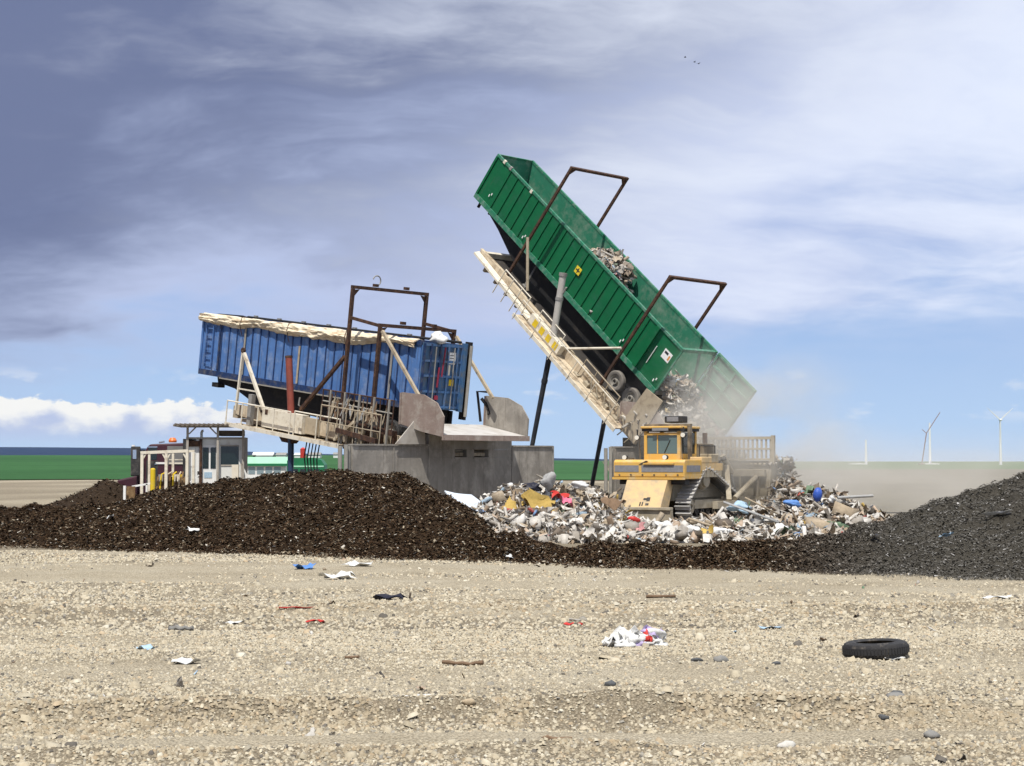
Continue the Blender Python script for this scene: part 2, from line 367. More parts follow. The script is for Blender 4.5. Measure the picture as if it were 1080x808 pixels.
def ground_mat(m, tones, big, fine, bump, bdist=.03, vor=True, loose=None):
    t = m.node_tree; b = t.nodes['Principled BSDF']; b.inputs['Roughness'].default_value = .95; b.inputs['Specular IOR Level'].default_value = .15
    co = t.nodes.new('ShaderNodeTexCoord').outputs['Object']
    def N(sc, det=8, ro=.6):
        n = t.nodes.new('ShaderNodeTexNoise'); n.inputs['Scale'].default_value = sc; n.inputs['Detail'].default_value = det; n.inputs['Roughness'].default_value = ro
        t.links.new(co, n.inputs['Vector']); return n.outputs['Fac']
    def rampc(sock, stops):
        n = t.nodes.new('ShaderNodeValToRGB'); e = n.color_ramp.elements
        while len(e) < len(stops): e.new(.5)
        for k, (p, c) in enumerate(stops): e[k].position = p; e[k].color = (*c, 1)
        t.links.new(sock, n.inputs[0]); return n.outputs[0]
    def mx(f, a, bb, bl='MIX'):
        n = t.nodes.new('ShaderNodeMix'); n.data_type = 'RGBA'; n.blend_type = bl
        if isinstance(f, float): n.inputs[0].default_value = f
        else: t.links.new(f, n.inputs[0])
        t.links.new(a, n.inputs[6]); t.links.new(bb, n.inputs[7]); return n.outputs[2]
    c = rampc(N(big), [(.36, tones[0]), (.5, tones[1]), (.64, tones[2])])
    if loose:
        at_ = t.nodes.new('ShaderNodeAttribute'); at_.attribute_name = 'col'; lc = t.nodes.new('ShaderNodeRGB'); lc.outputs[0].default_value = (*loose, 1)
        c = mx(at_.outputs['Fac'], lc.outputs[0], c)
    if vor:
        v = t.nodes.new('ShaderNodeTexVoronoi'); v.inputs['Scale'].default_value = fine; t.links.new(co, v.inputs['Vector'])
        hue = rampc(v.outputs['Color'], [(.0, (.55, .53, .50)), (.35, (.95, .92, .86)), (.7, (1.1, 1.05, .97)), (1.0, (1.35, 1.32, 1.26))])
        c = mx(.75, c, hue, 'MULTIPLY')
        gap_shade = rampc(v.outputs['Distance'], [(.25, (1.05, 1.05, 1.05)), (.75, (.42, .39, .35))])  # paints small shadows between the stones into the colour
        c = mx(.7, c, gap_shade, 'MULTIPLY')
        h = v.outputs['Distance']
    else:
        c = mx(.6, c, rampc(N(fine), [(.35, (.7, .7, .7)), (.65, (1.25, 1.25, 1.25))]), 'MULTIPLY'); h = N(fine * 2)
    t.links.new(c, b.inputs['Base Color'])
    bn = t.nodes.new('ShaderNodeBump'); bn.invert = vor; bn.inputs['Strength'].default_value = bump; bn.inputs['Distance'].default_value = bdist
    t.links.new(h, bn.inputs['Height'])
    b2 = t.nodes.new('ShaderNodeBump'); b2.inputs['Strength'].default_value = .5; b2.inputs['Distance'].default_value = .04
    t.links.new(N(9), b2.inputs['Height']); t.links.new(bn.outputs[0], b2.inputs['Normal']); t.links.new(b2.outputs[0], b.inputs['Normal'])
ground_mat(gm, ((.425, .38, .29), (.475, .43, .335), (.515, .475, .38)), .35, 30, .9, .04, loose=(.29, .255, .195))  # ground among loose stones coloured darker, as shaded gaps
ground = np_mesh('ground', GV, np.stack([ii, ii + 1, ii + nx + 1, ii + nx], 1), 'gravel_ground', smooth=True, cols=np.repeat(compact(GV[:, 0], GV[:, 1])[:, None], 3, 1))
tag(ground, None, None, kind='structure')

def sheet(name, x0f, x1f, y0, y1, lift, m, rows=40, cols=30, wob=0.0):
    ys = np.geomspace(y0, y1, rows); V = []
    for y in ys:
        for k in range(cols):
            x = x0f(y) + (x1f(y) - x0f(y)) * k / (cols - 1)
            yy = y + (wob * float(fbm(np.array(x / 30), np.array(y * 0 + 3.1), 3, 2)) if y == ys[0] else 0)
            V.append((x, yy, float(terrain(x, yy)) + lift * (1 + y / 150)))
    i = (np.arange(rows - 1)[:, None] * cols + np.arange(cols - 1)[None]).ravel()
    o = np_mesh(name, V, np.stack([i, i+1, i+cols+1, i+cols], 1), m, smooth=True)
    return tag(o, None, None, kind='structure')
for n_, tones, sc in (('field_green', ((.022, .075, .022), (.030, .098, .028), (.042, .122, .040)), .006), ('field_brown', ((.135, .12, .088), (.16, .142, .105), (.19, .168, .125)), .02), ('field_pale_green', ((.07, .125, .05), (.09, .145, .06), (.12, .165, .08)), .01)):
    m_ = bpy.data.materials.new(n_); m_.use_nodes = True; MATS[n_] = m_; ground_mat(m_, tones, sc, .35, .3, .1, vor=False)
sheet('crop_field', lambda y: -.75 * y - 60, lambda y: .055 * y + 2, 232, 7500, .05, 'field_green', wob=30)
sheet('ploughed_field', lambda y: .055 * y + 3, lambda y: .75 * y + 60, 88, 860, .05, 'field_brown', wob=6)
sheet('grass_field', lambda y: .055 * y + 3, lambda y: .75 * y + 60, 862, 7500, .05, 'field_pale_green')
# distant ridge
hm = mat('hill_haze_blue', (.012, .026, .075), (.009, .02, .06), .002, 1.0, spec=0)  # blue of the distant air is painted into the hill colour
prof = [(-700, 470), (-200, 471), (0, 471.5), (140, 472.5), (230, 475), (300, 478), (400, 480), (520, 482), (700, 485.5), (900, 487.6), (1080, 488.6), (1500, 488), (1900, 487)]
V = []; pxs = np.linspace(-700, 1900, 220)
for p in pxs:
    yt = np.interp(p, *zip(*prof)) + .35 * float(fbm(np.array(p / 60.), np.array(.3), 4, 3))
    for Yd, fr in ((7600, -.6), (8600, .75), (9500, 1.0), (11500, .5), (14000, -.5)):
        x = (p - 540) / F_PX * 9500; ztop = CAM_H + (Y0 - yt) / F_PX * 9500
        V.append((x, Yd, -60 + (ztop + 60) * fr if fr > 0 else -80))
i = (np.arange(219)[:, None] * 5 + np.arange(4)[None]).ravel()
tag(np_mesh('distant_hills', V, np.stack([i, i+5, i+6, i+1], 1), 'hill_haze_blue', smooth=True), None, None, kind='structure')
# packed earth pad that carries the tippers: low mound of soil on the left behind the berm is built below

# ------------------------------------------------------------------ gravel stones
def scatter_stones(n, ymin, ymax, smin, smax, power, seed):
    g = np.random.default_rng(seed)
    y = np.sqrt(ymin**2 + (ymax**2 - ymin**2) * g.random(n)); x = (g.random(n) * 2 - 1) * (.365 * y + 3.2)
    keep = .45 * fbm(x / 2.4, y / 1.3, 77, 3) + .22 - .50 * compact(x, y) + .14 * np.exp(-((y - 31) / 5) ** 2) + .16 * np.exp(-((y - 18.4) / 1.0) ** 2) + .1 * np.exp(-((y - 21.5) / 1.6) ** 2) > g.random(n) * .5 - .28
    x, y = x[keep], y[keep]; n = len(x)
    s = smin + (smax - smin) * g.random(n) ** power
    base = np.array([(-1,-1,-.5),(1,-1,-.5),(1,1,-.5),(-1,1,-.5),(-.62,-.62,.75),(.62,-.62,.75),(.62,.62,.75),(-.62,.62,.75)])
    P = base[None] * (1 + (g.random((n, 8, 3)) - .5) * .75)
    P *= (s / 2)[:, None, None] * np.stack([.8 + g.random(n) * .6, .7 + g.random(n) * .5, .6 + g.random(n) * .6], -1)[:, None]
    a = g.random(n) * 6.283; ca, sa = np.cos(a)[:, None], np.sin(a)[:, None]; tl = (g.random((n, 2)) - .5) * .7
    Q = P.copy(); Q[..., 0] = P[..., 0]*ca - P[..., 1]*sa; Q[..., 1] = P[..., 0]*sa + P[..., 1]*ca
    Q[..., 2] += Q[..., 0] * tl[:, :1] + Q[..., 1] * tl[:, 1:]
    Q[..., 0] += x[:, None]; Q[..., 1] += y[:, None]; Q[..., 2] += (terrain(x, y) + s * .16)[:, None]
    fc = np.array([(4,5,6,7),(0,1,5,4),(1,2,6,5),(2,3,7,6),(3,0,4,7)])
    Fc = (fc[None] + (np.arange(n) * 8)[:, None, None]).reshape(-1, 4)
    pal = np.array([(.51,.46,.365),(.475,.43,.34),(.54,.495,.40),(.57,.53,.44),(.42,.39,.325),(.32,.305,.275),(.49,.405,.295),(.62,.59,.51),(.15,.14,.13)])
    ci = g.choice(len(pal), n, p=[.22,.19,.18,.11,.10,.065,.055,.03,.05]); c = pal[ci] * (.84 + .22 * g.random((n, 1))) * np.array([1.02, 1.0, .95])  # darkest stones also serve as painted specks of shadow
    return Q.reshape(-1, 3), Fc, np.repeat(c, 8, 0)
Vs, Fs, Cs = [], [], []; off = 0
for args in ((185000, 13, 28, .012, .044, 1.8, 1), (105000, 28, 52, .020, .066, 1.8, 2), (3600, 13, 50, .05, .13, 2.8, 3)):
    v, f_, c = scatter_stones(*args); Vs.append(v); Fs.append(f_ + off); Cs.append(c); off += len(v)
g = np.random.default_rng(44)
def clods(n, yc, spread, smin, smax, seed):
    v, f_, c = scatter_stones(n, 13, 14, smin, smax, 1.5, seed); q = v.reshape(-1, 8, 3); m0 = q.mean(1); k_ = len(q)
    x = (g.random(k_) * 2 - 1) * (.365 * yc + 1.5); y = yc + g.normal(0, spread, k_) + .5 * fbm(x / 7, x * 0, 9, 2) + .03 * x
    ok = fbm(x / 1.2, y / .8, 91, 2) > -.08
    q = q - m0[:, None] + np.stack([x, y, terrain(x, y) + smin * .3], -1)[:, None]; q = q[ok]; c = c.reshape(-1, 8, 3)[ok]
    c = c * .5 + np.array([.34, .265, .17]) * .45
    fc = np.array([(4,5,6,7),(0,1,5,4),(1,2,6,5),(2,3,7,6),(3,0,4,7)]); return q.reshape(-1, 3), (fc[None] + (np.arange(len(q)) * 8)[:, None, None]).reshape(-1, 4), c.reshape(-1, 3)
for args in ((15000, 18.5, .28, .018, .065, 11), (6000, 15.9, .2, .018, .055, 12), (7000, 31.5, .9, .03, .09, 13)):
    v, f_, c = clods(*args); Vs.append(v); Fs.append(f_ + off); Cs.append(c); off += len(v)
tag(np_mesh('gravel', np.concatenate(Vs), np.concatenate(Fs), 'stone_cols', np.concatenate(Cs)), 'loose tan and grey gravel strewn over the foreground', 'gravel', kind='stuff')
def ico(sub):
    import bmesh
    bm = bmesh.new(); bmesh.ops.create_icosphere(bm, subdivisions=sub, radius=1)
    V = np.array([v.co[:] for v in bm.verts]); Fc = np.array([[v.index for v in f.verts] for f in bm.faces]); bm.free(); return V, Fc
ICO1, ICO2, ICO3 = ico(1), ico(2), ico(3)
def lump(size, seed, crumple=.35, sub=2, fl=(1, 1, 1)):
    if crumple >= .44 and sub == 2: return bag(size, seed, fl)
    V, Fc = (ICO1, ICO2)[sub - 1]; g = np.random.default_rng(seed)
    r = 1 + (g.random(len(V)) - .5) * crumple + .5 * crumple * np.sin(V @ (g.random(3) * 6 - 3) + g.random() * 6)
    return V * r[:, None] * np.array(fl) * size, Fc
def bag(size, seed, fl, amp=1.0):
    """a creased plastic bag: sharp folds and flat facets"""
    V, Fc = ICO3; g = np.random.default_rng(seed); r = np.ones(len(V))
    for k in range(9):
        d = g.normal(size=3); d /= np.linalg.norm(d); q = V @ d * (2.5 + 4 * g.random()) + g.random() * 6
        r += amp * (.17 if k < 4 else .11) * (np.abs(((q / math.pi) % 2) - 1) - .5) * 2
    r += (g.random(len(V)) - .5) * .16
    return V * r[:, None] * np.array(fl) * size, Fc
def mat_flat(name, c, rough=.8): return mat(name, c, tuple(v * .72 for v in c), 9, rough, bump=.3, bscale=25)
mat_flat('rock_dark', (.10, .105, .11)); mat_flat('rock_grey', (.24, .235, .22)); mat_flat('rock_tan', (.46, .37, .25)); mat_flat('rock_pale', (.60, .58, .53))
for k, (px, py, wpx, m_, lb) in enumerate([
    (945, 733, 12, 'rock_dark', 'smooth dark grey rock on the gravel below the tyre'), (819, 701, 9, 'rock_dark', 'small black stone left of the tyre on gravel'),
    (932, 754, 11, 'rock_dark', 'dark stone in the rough gravel right of the bottom edge'), (644, 722, 13, 'rock_dark', 'dark squarish stone lying below the plastic bag'),
    (760, 698, 16, 'rock_grey', 'grey rounded rock between the plastic bag and the tyre'), (735, 697, 11, 'rock_dark', 'dark jagged stone right of the plastic bag'),
    (945, 746, 20, 'rock_grey', 'long flat grey rock under the dark smooth rock'), (1010, 742, 16, 'rock_pale', 'pale bluish flat stone at the lower right'),
    (828, 786, 20, 'rock_pale', 'pale flat stone sunk in the gravel at the bottom'), (649, 695, 10, 'rock_tan', 'orange brown stone just below the plastic bag'),
    (712, 743, 12, 'rock_tan', 'brown stone at the bottom centre of the gravel'), (981, 778, 17, 'rock_grey', 'flat grey stone at the far right bottom edge'),
    (90, 776, 12, 'rock_tan', 'tan stone in the wheel rut at lower left'), (493, 750, 14, 'rock_tan', 'large tan stone on the rut edge near bottom centre')]):
    Yd = CAM_H * F_PX / (py - Y0); p = at(px, py, Yd); sz = wpx * Yd / F_PX / 2
    V, Fc = lump(sz, 100 + k, .4, 2, (1, .8, .55))
    o = np_mesh('rock', V, Fc, m_); o.location = (p.x, p.y, float(terrain(p.x, p.y)) + sz * .22); tag(o, lb, 'rock', 'larger rocks on the gravel')

# ------------------------------------------------------------------ dark compost berm in front of the tippers
b_top = [(-500,535),(-60,536),(0,534),(35,536),(66,542),(90,537),(140,531),(165,521),(205,512),(240,506),(300,502),(345,500),(385,501),(415,505),(440,511),(462,520),(480,529),(498,541),(516,556),(536,567),(570,571),(640,573),(720,575),(800,574),(850,568),(885,560),(920,548),(950,541),(1000,529),(1040,518),(1080,502),(1150,482),(1400,470)]
b_foot = [(-500,570),(0,576),(300,584),(540,591),(700,597),(900,604),(1080,610),(1400,622)]
b_half = [(-500,6),(0,5.5),(60,4.5),(160,7),(350,8.5),(440,7),(500,4.2),(545,2.0),(800,2.0),(900,5),(1000,8),(1080,10),(1400,12)]
def berm(px, v):
    """px = column, v in 0..1 front foot to crest, 1..2 crest to back foot"""
    px = np.asarray(px, float); v = np.asarray(v, float)
    yf = CAM_H * F_PX / (np.interp(px, *zip(*b_foot)) - Y0) + .9 * fbm(px / 45, px * 0, 61, 3)
    hw = np.interp(px, *zip(*b_half)); yr = yf + hw
    zt = CAM_H + (Y0 - np.interp(px, *zip(*b_top))) / F_PX * yr
    Yd = yf + hw * v; x = (px - 540) / F_PX * Yd
    pr = np.where(v < 1, np.sin(np.clip(v, 0, 1) * math.pi / 2) ** 1.15, np.cos(np.clip((v - 1), 0, 1) * math.pi / 2) ** 1.3)
    lum = (.55 * fbm(x / 3.6, Yd / 2.2, 40, 2) + .80 * fbm(x / 1.3, Yd / 1.1, 41, 3) + .42 * fbm(x / .42, Yd / .36, 43, 3)) * np.minimum(1, zt / 1.2 + .25)
    z = zt * pr + lum * pr ** .5 * .8 - .05
    return np.stack([x, Yd, z], -1)
cp = np.linspace(-500, 1400, 620); cv = np.linspace(0, 2, 64)
PX, CV = np.meshgrid(cp, cv); BV = berm(PX, CV).reshape(-1, 3)
i = (np.arange(63)[:, None] * 620 + np.arange(619)[None]).ravel()
bm_ = mat('compost', (.036, .024, .015), (.022, .015, .010), 5, .95, dirt=(.075, .055, .038), damt=.4, dscale=9, bump=.8, bscale=14, spec=.1)
gcol = sstep(780, 960, PX.ravel())[:, None]; bcol = np.array([[.036, .024, .015]]) * (1 - gcol) + np.array([[.062, .057, .047]]) * gcol
mat('compost_soil', None, (.62, .6, .58), 5, .95, attr='col', bump=.8, bscale=14, spec=.05)
tag(np_mesh('compost_berm', BV, np.stack([i, i+1, i+621, i+620], 1), 'compost_soil', bcol, smooth=True), None, None, kind='structure')
def chips(P, n, seed, smin, smax, grey):
    """bent slivers of bark and shredded waste lying on the points P"""
    g = np.random.default_rng(seed); n = len(P)
    L = (smin + (smax - smin) * g.random(n) ** 2.2) * (1 - .35 * np.asarray(grey)); Wd = L * (.18 + .45 * g.random(n))
    base = np.array([(-.5,-.5,0),(.5,-.5,0),(-.5,0,.28),(.5,0,.28),(-.5,.5,0),(.5,.5,0)])
    Q = base[None] * np.stack([L, Wd, Wd], -1)[:, None] * (1 + (g.random((n, 6, 3)) - .5) * .6)
    e = np.stack([(g.random(n) - .5) * 1.5, (g.random(n) - .5) * 1.3, g.random(n) * 6.283], -1)
    cx, sx, cy, sy, cz, sz = np.cos(e[:,0]), np.sin(e[:,0]), np.cos(e[:,1]), np.sin(e[:,1]), np.cos(e[:,2]), np.sin(e[:,2])
    M = np.empty((n, 3, 3)); M[:,0,0]=cz*cy; M[:,0,1]=cz*sy*sx-sz*cx; M[:,0,2]=cz*sy*cx+sz*sx; M[:,1,0]=sz*cy; M[:,1,1]=sz*sy*sx+cz*cx; M[:,1,2]=sz*sy*cx-cz*sx; M[:,2,0]=-sy; M[:,2,1]=cy*sx; M[:,2,2]=cy*cx
    Q = np.einsum('nij,nkj->nki', M, Q) + P[:, None] + np.array([0, 0, .02])
    pal = np.array([(.026,.016,.010),(.052,.032,.018),(.085,.055,.032),(.125,.087,.055),(.18,.145,.10),(.30,.26,.19),(.58,.55,.48),(.09,.09,.09)])
    pr = np.array([.33,.27,.17,.10,.065,.035,.018,.012]); k = g.choice(8, n, p=pr/pr.sum())
    c = pal[k] * (.75 + .5 * g.random((n, 1))); gr = np.asarray(grey)[:, None]
    c = c * (1 - gr) + (c.mean(1, keepdims=True) * .8 + np.array([.085, .080, .067])) * gr
    fc = np.array([(0,1,3,2),(2,3,5,4)]); Fc = (fc[None] + (np.arange(n) * 6)[:, None, None]).reshape(-1, 4)
    return Q.reshape(-1, 3), Fc, np.repeat(c, 6, 0)
g = np.random.default_rng(5); n = 330000
cpx = g.random(n) * 1420 - 170; cvv = g.random(n) * 1.25
wgt = np.interp(cpx, *zip(*b_half)) / 9.0; kp = g.random(n) < .25 + .75 * wgt; cpx, cvv = cpx[kp], cvv[kp]
cp2 = g.random(16000) * 1420 - 170; sp = np.abs(g.normal(0, .55, 16000)); b0 = berm(cp2, np.zeros(16000)); b0[:, 1] -= sp; b0[:, 2] = terrain(b0[:, 0], b0[:, 1]) + .01
P_all = np.concatenate([berm(cpx, cvv), b0]); cpx = np.concatenate([cpx, cp2])
v, f_, c = chips(P_all, 0, 6, .015, .135, sstep(780, 960, cpx))
tag(np_mesh('bark_mulch', v, f_, 'mulch_cols', c), 'shredded dark bark and compost chips covering the berm', 'mulch', kind='stuff')
# bigger light scraps lying on the berm
mat_flat('scrap_white', (.70, .70, .68)); mat_flat('scrap_tan', (.42, .34, .24)); mat_flat('scrap_blue', (.12, .27, .62), .5); mat_flat('scrap_red', (.55, .04, .03), .5)
mat_flat('scrap_lilac', (.50, .42, .66)); mat_flat('scrap_black', (.02, .02, .035), .5); mat_flat('scrap_pink', (.75, .18, .28)); mat_flat('scrap_yellow', (.55, .36, .07)); mat_flat('scrap_grey', (.38, .38, .37)); mat_flat('scrap_brown', (.20, .13, .08)); mat_flat('scrap_pale_blue', (.40, .55, .68), .6)
def crumple_sheet(w, h, seed, bend=.3, nx_=7, ny_=5, th=.012):
    """a crumpled sheet with thickness"""
    g = np.random.default_rng(seed); V = []
    ph = g.random(6) * 6.28
    for s_ in (0, 1):
        for j in range(ny_):
            for i_ in range(nx_):
                x, y = (i_ / (nx_ - 1) - .5) * w, (j / (ny_ - 1) - .5) * h
                z = bend * min(w, h) * (math.sin(5 * x / w + ph[0]) * math.cos(4 * y / h + ph[1]) * .5 + .5 * math.sin(9 * x / w + 7 * y / h + ph[2]) * .6)
                V.append((x + .12 * w * math.sin(6 * y / h + ph[3]), y + .12 * h * math.sin(5 * x / w + ph[4]), z + (th if s_ else 0)))
    V = np.array(V); gg = np.random.default_rng(seed + 1); V[:nx_*ny_] += (gg.random((nx_*ny_, 3)) - .5) * min(w, h) * .18; V[nx_*ny_:] = V[:nx_*ny_] + [0, 0, th]
    Fc = []; m = nx_ * ny_
    for j in range(ny_ - 1):
        for i_ in range(nx_ - 1):
            a = j * nx_ + i_; Fc += [(a, a+nx_, a+nx_+1, a+1), (m+a, m+a+1, m+a+nx_+1, m+a+nx_)]
    return V, np.array(Fc)
def place_scrap(name, V, Fc, m_, px, py, lb, cat, grp, Yd=None, rz=0, z=None, tilt=(0, 0), smooth=False):
    Yd = Yd or CAM_H * F_PX / (py - Y0); p = at(px, py, Yd)
    o = np_mesh(name, V, Fc, m_, smooth=smooth); lo = V[:, 2].min()
    zz = (float(terrain(p.x, p.y)) - lo * .6 + .012) if z is None else z
    o.location = (p.x, p.y, zz); o.rotation_euler = (tilt[0], tilt[1], rz); return tag(o, lb, cat, grp)
for k, (px, py, vv, m_, w_, lb) in enumerate([(205, 566, .25, 'scrap_white', .35, 'white scrap on the left end of the dark berm'), (537, 588, .05, 'scrap_white', .3, 'white scrap at the foot of the berm below the waste heap'),
    (922, 570, .45, 'scrap_white', .45, 'white paper scrap on the grey right berm'), (1050, 572, .5, 'scrap_white', .7, 'long white strip lying on the right compost heap'), (997, 577, .4, 'scrap_pale_blue', .4, 'pale flat scrap low on the right berm'),
    (118, 550, .5, 'scrap_white', .35, 'white rag on top of the left berm near the shelter')]):
    q = berm(px, np.array(vv)); V, Fc = crumple_sheet(w_, .16, 300 + k, .3)
    o = np_mesh('scrap', V, Fc, m_); o.location = (q[0], q[1], q[2] + .12); o.rotation_euler = (.5, .1, k * .9); tag(o, lb, 'scrap', 'light scraps on the berm')
# low mound behind, left
mc = at(112, 503, 84.0); MV = []; mg = 56
for j in range(mg):
    for i_ in range(mg):
        x, y = (i_ / (mg-1) - .5) * 11, (j / (mg-1) - .5) * 8
        h = 1.75 * math.exp(-((x + .22 * max(0, -x)) / 2.5) ** 2 - (y / 2.0) ** 2) * (1.0 + .5 * float(fbm(np.array(x / 1.1), np.array(y / 1.1), 71, 3)))
        MV.append((x, y, h - .06))
i = (np.arange(mg-1)[:, None] * mg + np.arange(mg-1)[None]).ravel(); MV = np.array(MV)
mo = np_mesh('soil_mound', MV, np.stack([i, i+1, i+mg+1, i+mg], 1), 'compost', smooth=True); mo.location = (mc.x, mc.y, 0); tag(mo, None, None, kind='structure')
sel = MV[g.integers(0, len(MV), 7000)]; sel = sel[sel[:, 2] > .02] + (g.random((int((sel[:, 2] > .02).sum()), 3)) - .5) * np.array([.2, .2, .02])
v, f_, c = chips(sel, 0, 8, .04, .2, np.zeros(len(sel)))
mo2 = np_mesh('mound_mulch', v, f_, 'mulch_cols', c); mo2.location = mo.location; tag(mo2, 'bark chips on the small soil mound behind the berm', 'mulch', kind='stuff')

# ------------------------------------------------------------------ frames of the two tippers
PHI = R(44.2)
UV = Vector((math.cos(PHI), -math.sin(PHI), 0)); WV = Vector((math.sin(PHI), math.cos(PHI), 0))
def tilt_frame(P, T):
    T = R(T); l = UV * math.cos(T) + Vector((0, 0, -math.sin(T))); n_ = UV * math.sin(T) + Vector((0, 0, math.cos(T)))
    return Matrix(((l.x, WV.x, n_.x, P[0]), (l.y, WV.y, n_.y, P[1]), (l.z, WV.z, n_.z, P[2]), (0, 0, 0, 1)))
G_M = tilt_frame((-1.94, 84.14, 13.95 + CAM_H), 41.7)
B_M = tilt_frame((-15.21, 78.26, 4.33 + CAM_H), 7.7)

def wheel(parent, l, b, c, r=.53, w=.28, tm='tyre_dusty'):
    wh = build('wheel', MB().lathe([(.10, -.02), (.14, -.02), (.14, w*.9), (.10, w*.9)], (0, 0, 0), 'y', 14), 'rim_grey', parent); wh.location = (l, b, c)
    build('tyre', MB().lathe([(r*.58, .03), (r*.72, -.01), (r*.92, .0), (r, .05), (r, w-.05), (r*.92, w), (r*.72, w+.01), (r*.58, w-.03)], (0, 0, 0), 'y', 30), tm, wh, smooth=True)
    build('rim', MB().lathe([(r*.16, .10), (r*.45, .13), (r*.52, .045), (r*.575, .035), (r*.575, w-.05), (r*.16, w-.06)], (0, 0, 0), 'y', 24), 'rim_grey', wh, smooth=True)
    return wh
def trailer_shell(name, mtx, label, L, Wd, H, ribs, pm, im, rm, group, rib_m=None, wr=.065):
    t = empty(name, mtx, label, 'trailer', group)
    for s_, b0, b1, out in ((0, 0.0, .05, -1), (1, Wd - .05, Wd, 1)):
        wl = build('side_wall', B(.06, L - .06, b0, b1, .16, H - .12), pm if s_ == 0 else im, t)
        rb = None
        for l in ribs:
            if rb is None:
                rb = build('rib', B(-wr / 2, wr / 2, -.05 if out < 0 else 0, 0 if out < 0 else .05, .18, H - .14), rib_m or pm, wl); rb.location = (l, b0 if out < 0 else b1, 0)
            else: rep(rb, (l, b0 if out < 0 else b1, 0))
        build('top_rail', B(0, L, b0 - .05 if out < 0 else b0 - .02, b1 + .02 if out < 0 else b1 + .05, H - .125, H), rm, t)
        build('bottom_rail', B(0, L, b0 - .06 if out < 0 else b0 - .01, b1 + .01 if out < 0 else b1 + .06, -.1, .165), rm, t)
    build('floor', B(.05, L - .02, .06, Wd - .06, 0, .12), im, t)
    build('front_wall', B(0, .055, .052, Wd - .052, .125, H - .01), im, t)
    for b in (-.058, Wd + .002):
        build('corner_post', B(-.012, .12, b, b + .056, .16, H - .13), pm, t)
    return t
# ------------------------------------------------------------------ green trailer
GL, GW, GH = 16.15, 2.6, 2.62
g_ribs = [1.38 + .645 * k for k in range(20)]
gt = trailer_shell('green_trailer', G_M, 'long green open top waste trailer tipped steeply with its load sliding out', GL, GW, GH, g_ribs, 'green_paint', 'green_inside', 'green_rail', 'waste trailers on the tippers')
for l in (4.62, 14.35): build('wide_rib', B(l - .13, l + .13, -.075, -.002, .17, GH - .13), 'green_paint', gt)
build('rear_header', B(GL - .16, GL - .02, .055, GW - .055, GH - .20, GH - .03), 'green_rail', gt)
build('rear_sill', B(GL - .019, GL + .05, .02, GW - .02, -.09, .10), 'steel_grey', gt)
for b in (-.03, GW - .06): build('rear_post', B(GL - .055, GL + .03, b, b + .09, .17, GH - .13), 'green_rail', gt)
bulk = MB().prism([(.06, .06, GH - .15), (1.1, .06, .14), (.06, .06, .14)], (0, GW - .12, 0)); build('bulkhead', bulk, 'green_inside', gt)
for l in (5.2, 10.4): build('cross_tie', B(l - .05, l + .05, .055, GW - .055, .9, 1.0), 'green_inside', gt)
dr = build('door', B(GL + .10, 19.08, GW - .02, GW + .06, .0, 2.66), 'green_inside', gt)
for c0 in (.03, .72, 1.32, 1.95, 2.54): build('door_rib', B(GL + .12, 19.06, GW - .10, GW - .022, c0, c0 + .10), 'green_rail', dr)
for l in (GL + .13, 17.6, 18.94): build('door_post', B(l, l + .11, GW - .115, GW - .021, .035, 2.635), 'green_rail', dr)
for c0 in (.5, 1.3, 2.1): build('hinge', tube([(GL + .06, GW + .07, c0), (GL + .06, GW + .07, c0 + .25)], .05), 'steel_grey', dr)
for b in (.35, GW - .42):
    build('chassis_beam', MB().prism([(1.0, b, -.1), (1.2, b, -.32), (2.3, b, -.55), (4.2, b, -1.12), (15.9, b, -1.12), (15.9, b, -.1)], (0, .08, 0)), 'chassis_black', gt)
build('belly_shade', MB().prism([(1.25, .44, -.12), (2.3, .44, -.5), (4.2, .44, -1.0), (15.6, .44, -1.0), (15.6, .44, -.12)], (0, 1.72, 0)), 'chassis_black', gt)  # added black fill, stands in for the deep shade under the trailer
cm = None
for k in range(15):
    if cm is None: cm = build('cross_member', B(-.05, .05, .08, GW - .08, -.24, -.105), 'chassis_black', gt); cm.location = (1.4, 0, 0)
    else: rep(cm, (1.4 + k * 1.02, 0, 0))
for l in (13.85, 15.12):
    for b in (.06, GW - .34): wheel(gt, l, b, -1.22)
    build('axle', tube([(l, .3, -1.22), (l, GW - .3, -1.22)], .07), 'chassis_black', gt)
for b in (.35, GW - .45):
    build('landing_leg', MB().box(5.7, 5.82, b, b + .12, -1.55, -.3).box(5.62, 5.9, b - .05, b + .17, -1.6, -1.55), 'steel_grey', gt)
build('mudflap', B(15.75, 15.78, .02, .6, -1.5, -.4), 'chassis_black', gt)
build('front_coupling', MB().box(.5, 1.4, .9, 1.7, -.4, -.11).tube([(.35, .3, -.16), (.35, .3, -.5)], .08), 'chassis_black', gt)
st = build('placard', B(15.3, 15.85, -.012, -.002, 1.52, 2.0), 'sticker_white', gt)
build('print', B(15.37, 15.62, -.016, -.0125, 1.80, 1.92), 'sticker_dark', st); build('print', B(15.70, 15.80, -.016, -.0125, 1.62, 1.86), 'sticker_orange', st)
build('grab_bar', tube([(14.85, -.04, .75), (14.85, -.04, 1.75)], .022, n=6), 'sticker_white', gt)
p_ = [(8.55, 1.42)]
st = build('warning_sign', B(8.32, 8.72, -.09, -.078, 1.25, 1.62), 'sticker_yellow', gt, label='small yellow warning sign with dark cross')
build('print', MB().box(8.49, 8.56, -.094, -.0905, 1.30, 1.57).box(8.37, 8.485, -.094, -.0905, 1.40, 1.47).box(8.565, 8.67, -.094, -.0905, 1.40, 1.47), 'sticker_dark', st)
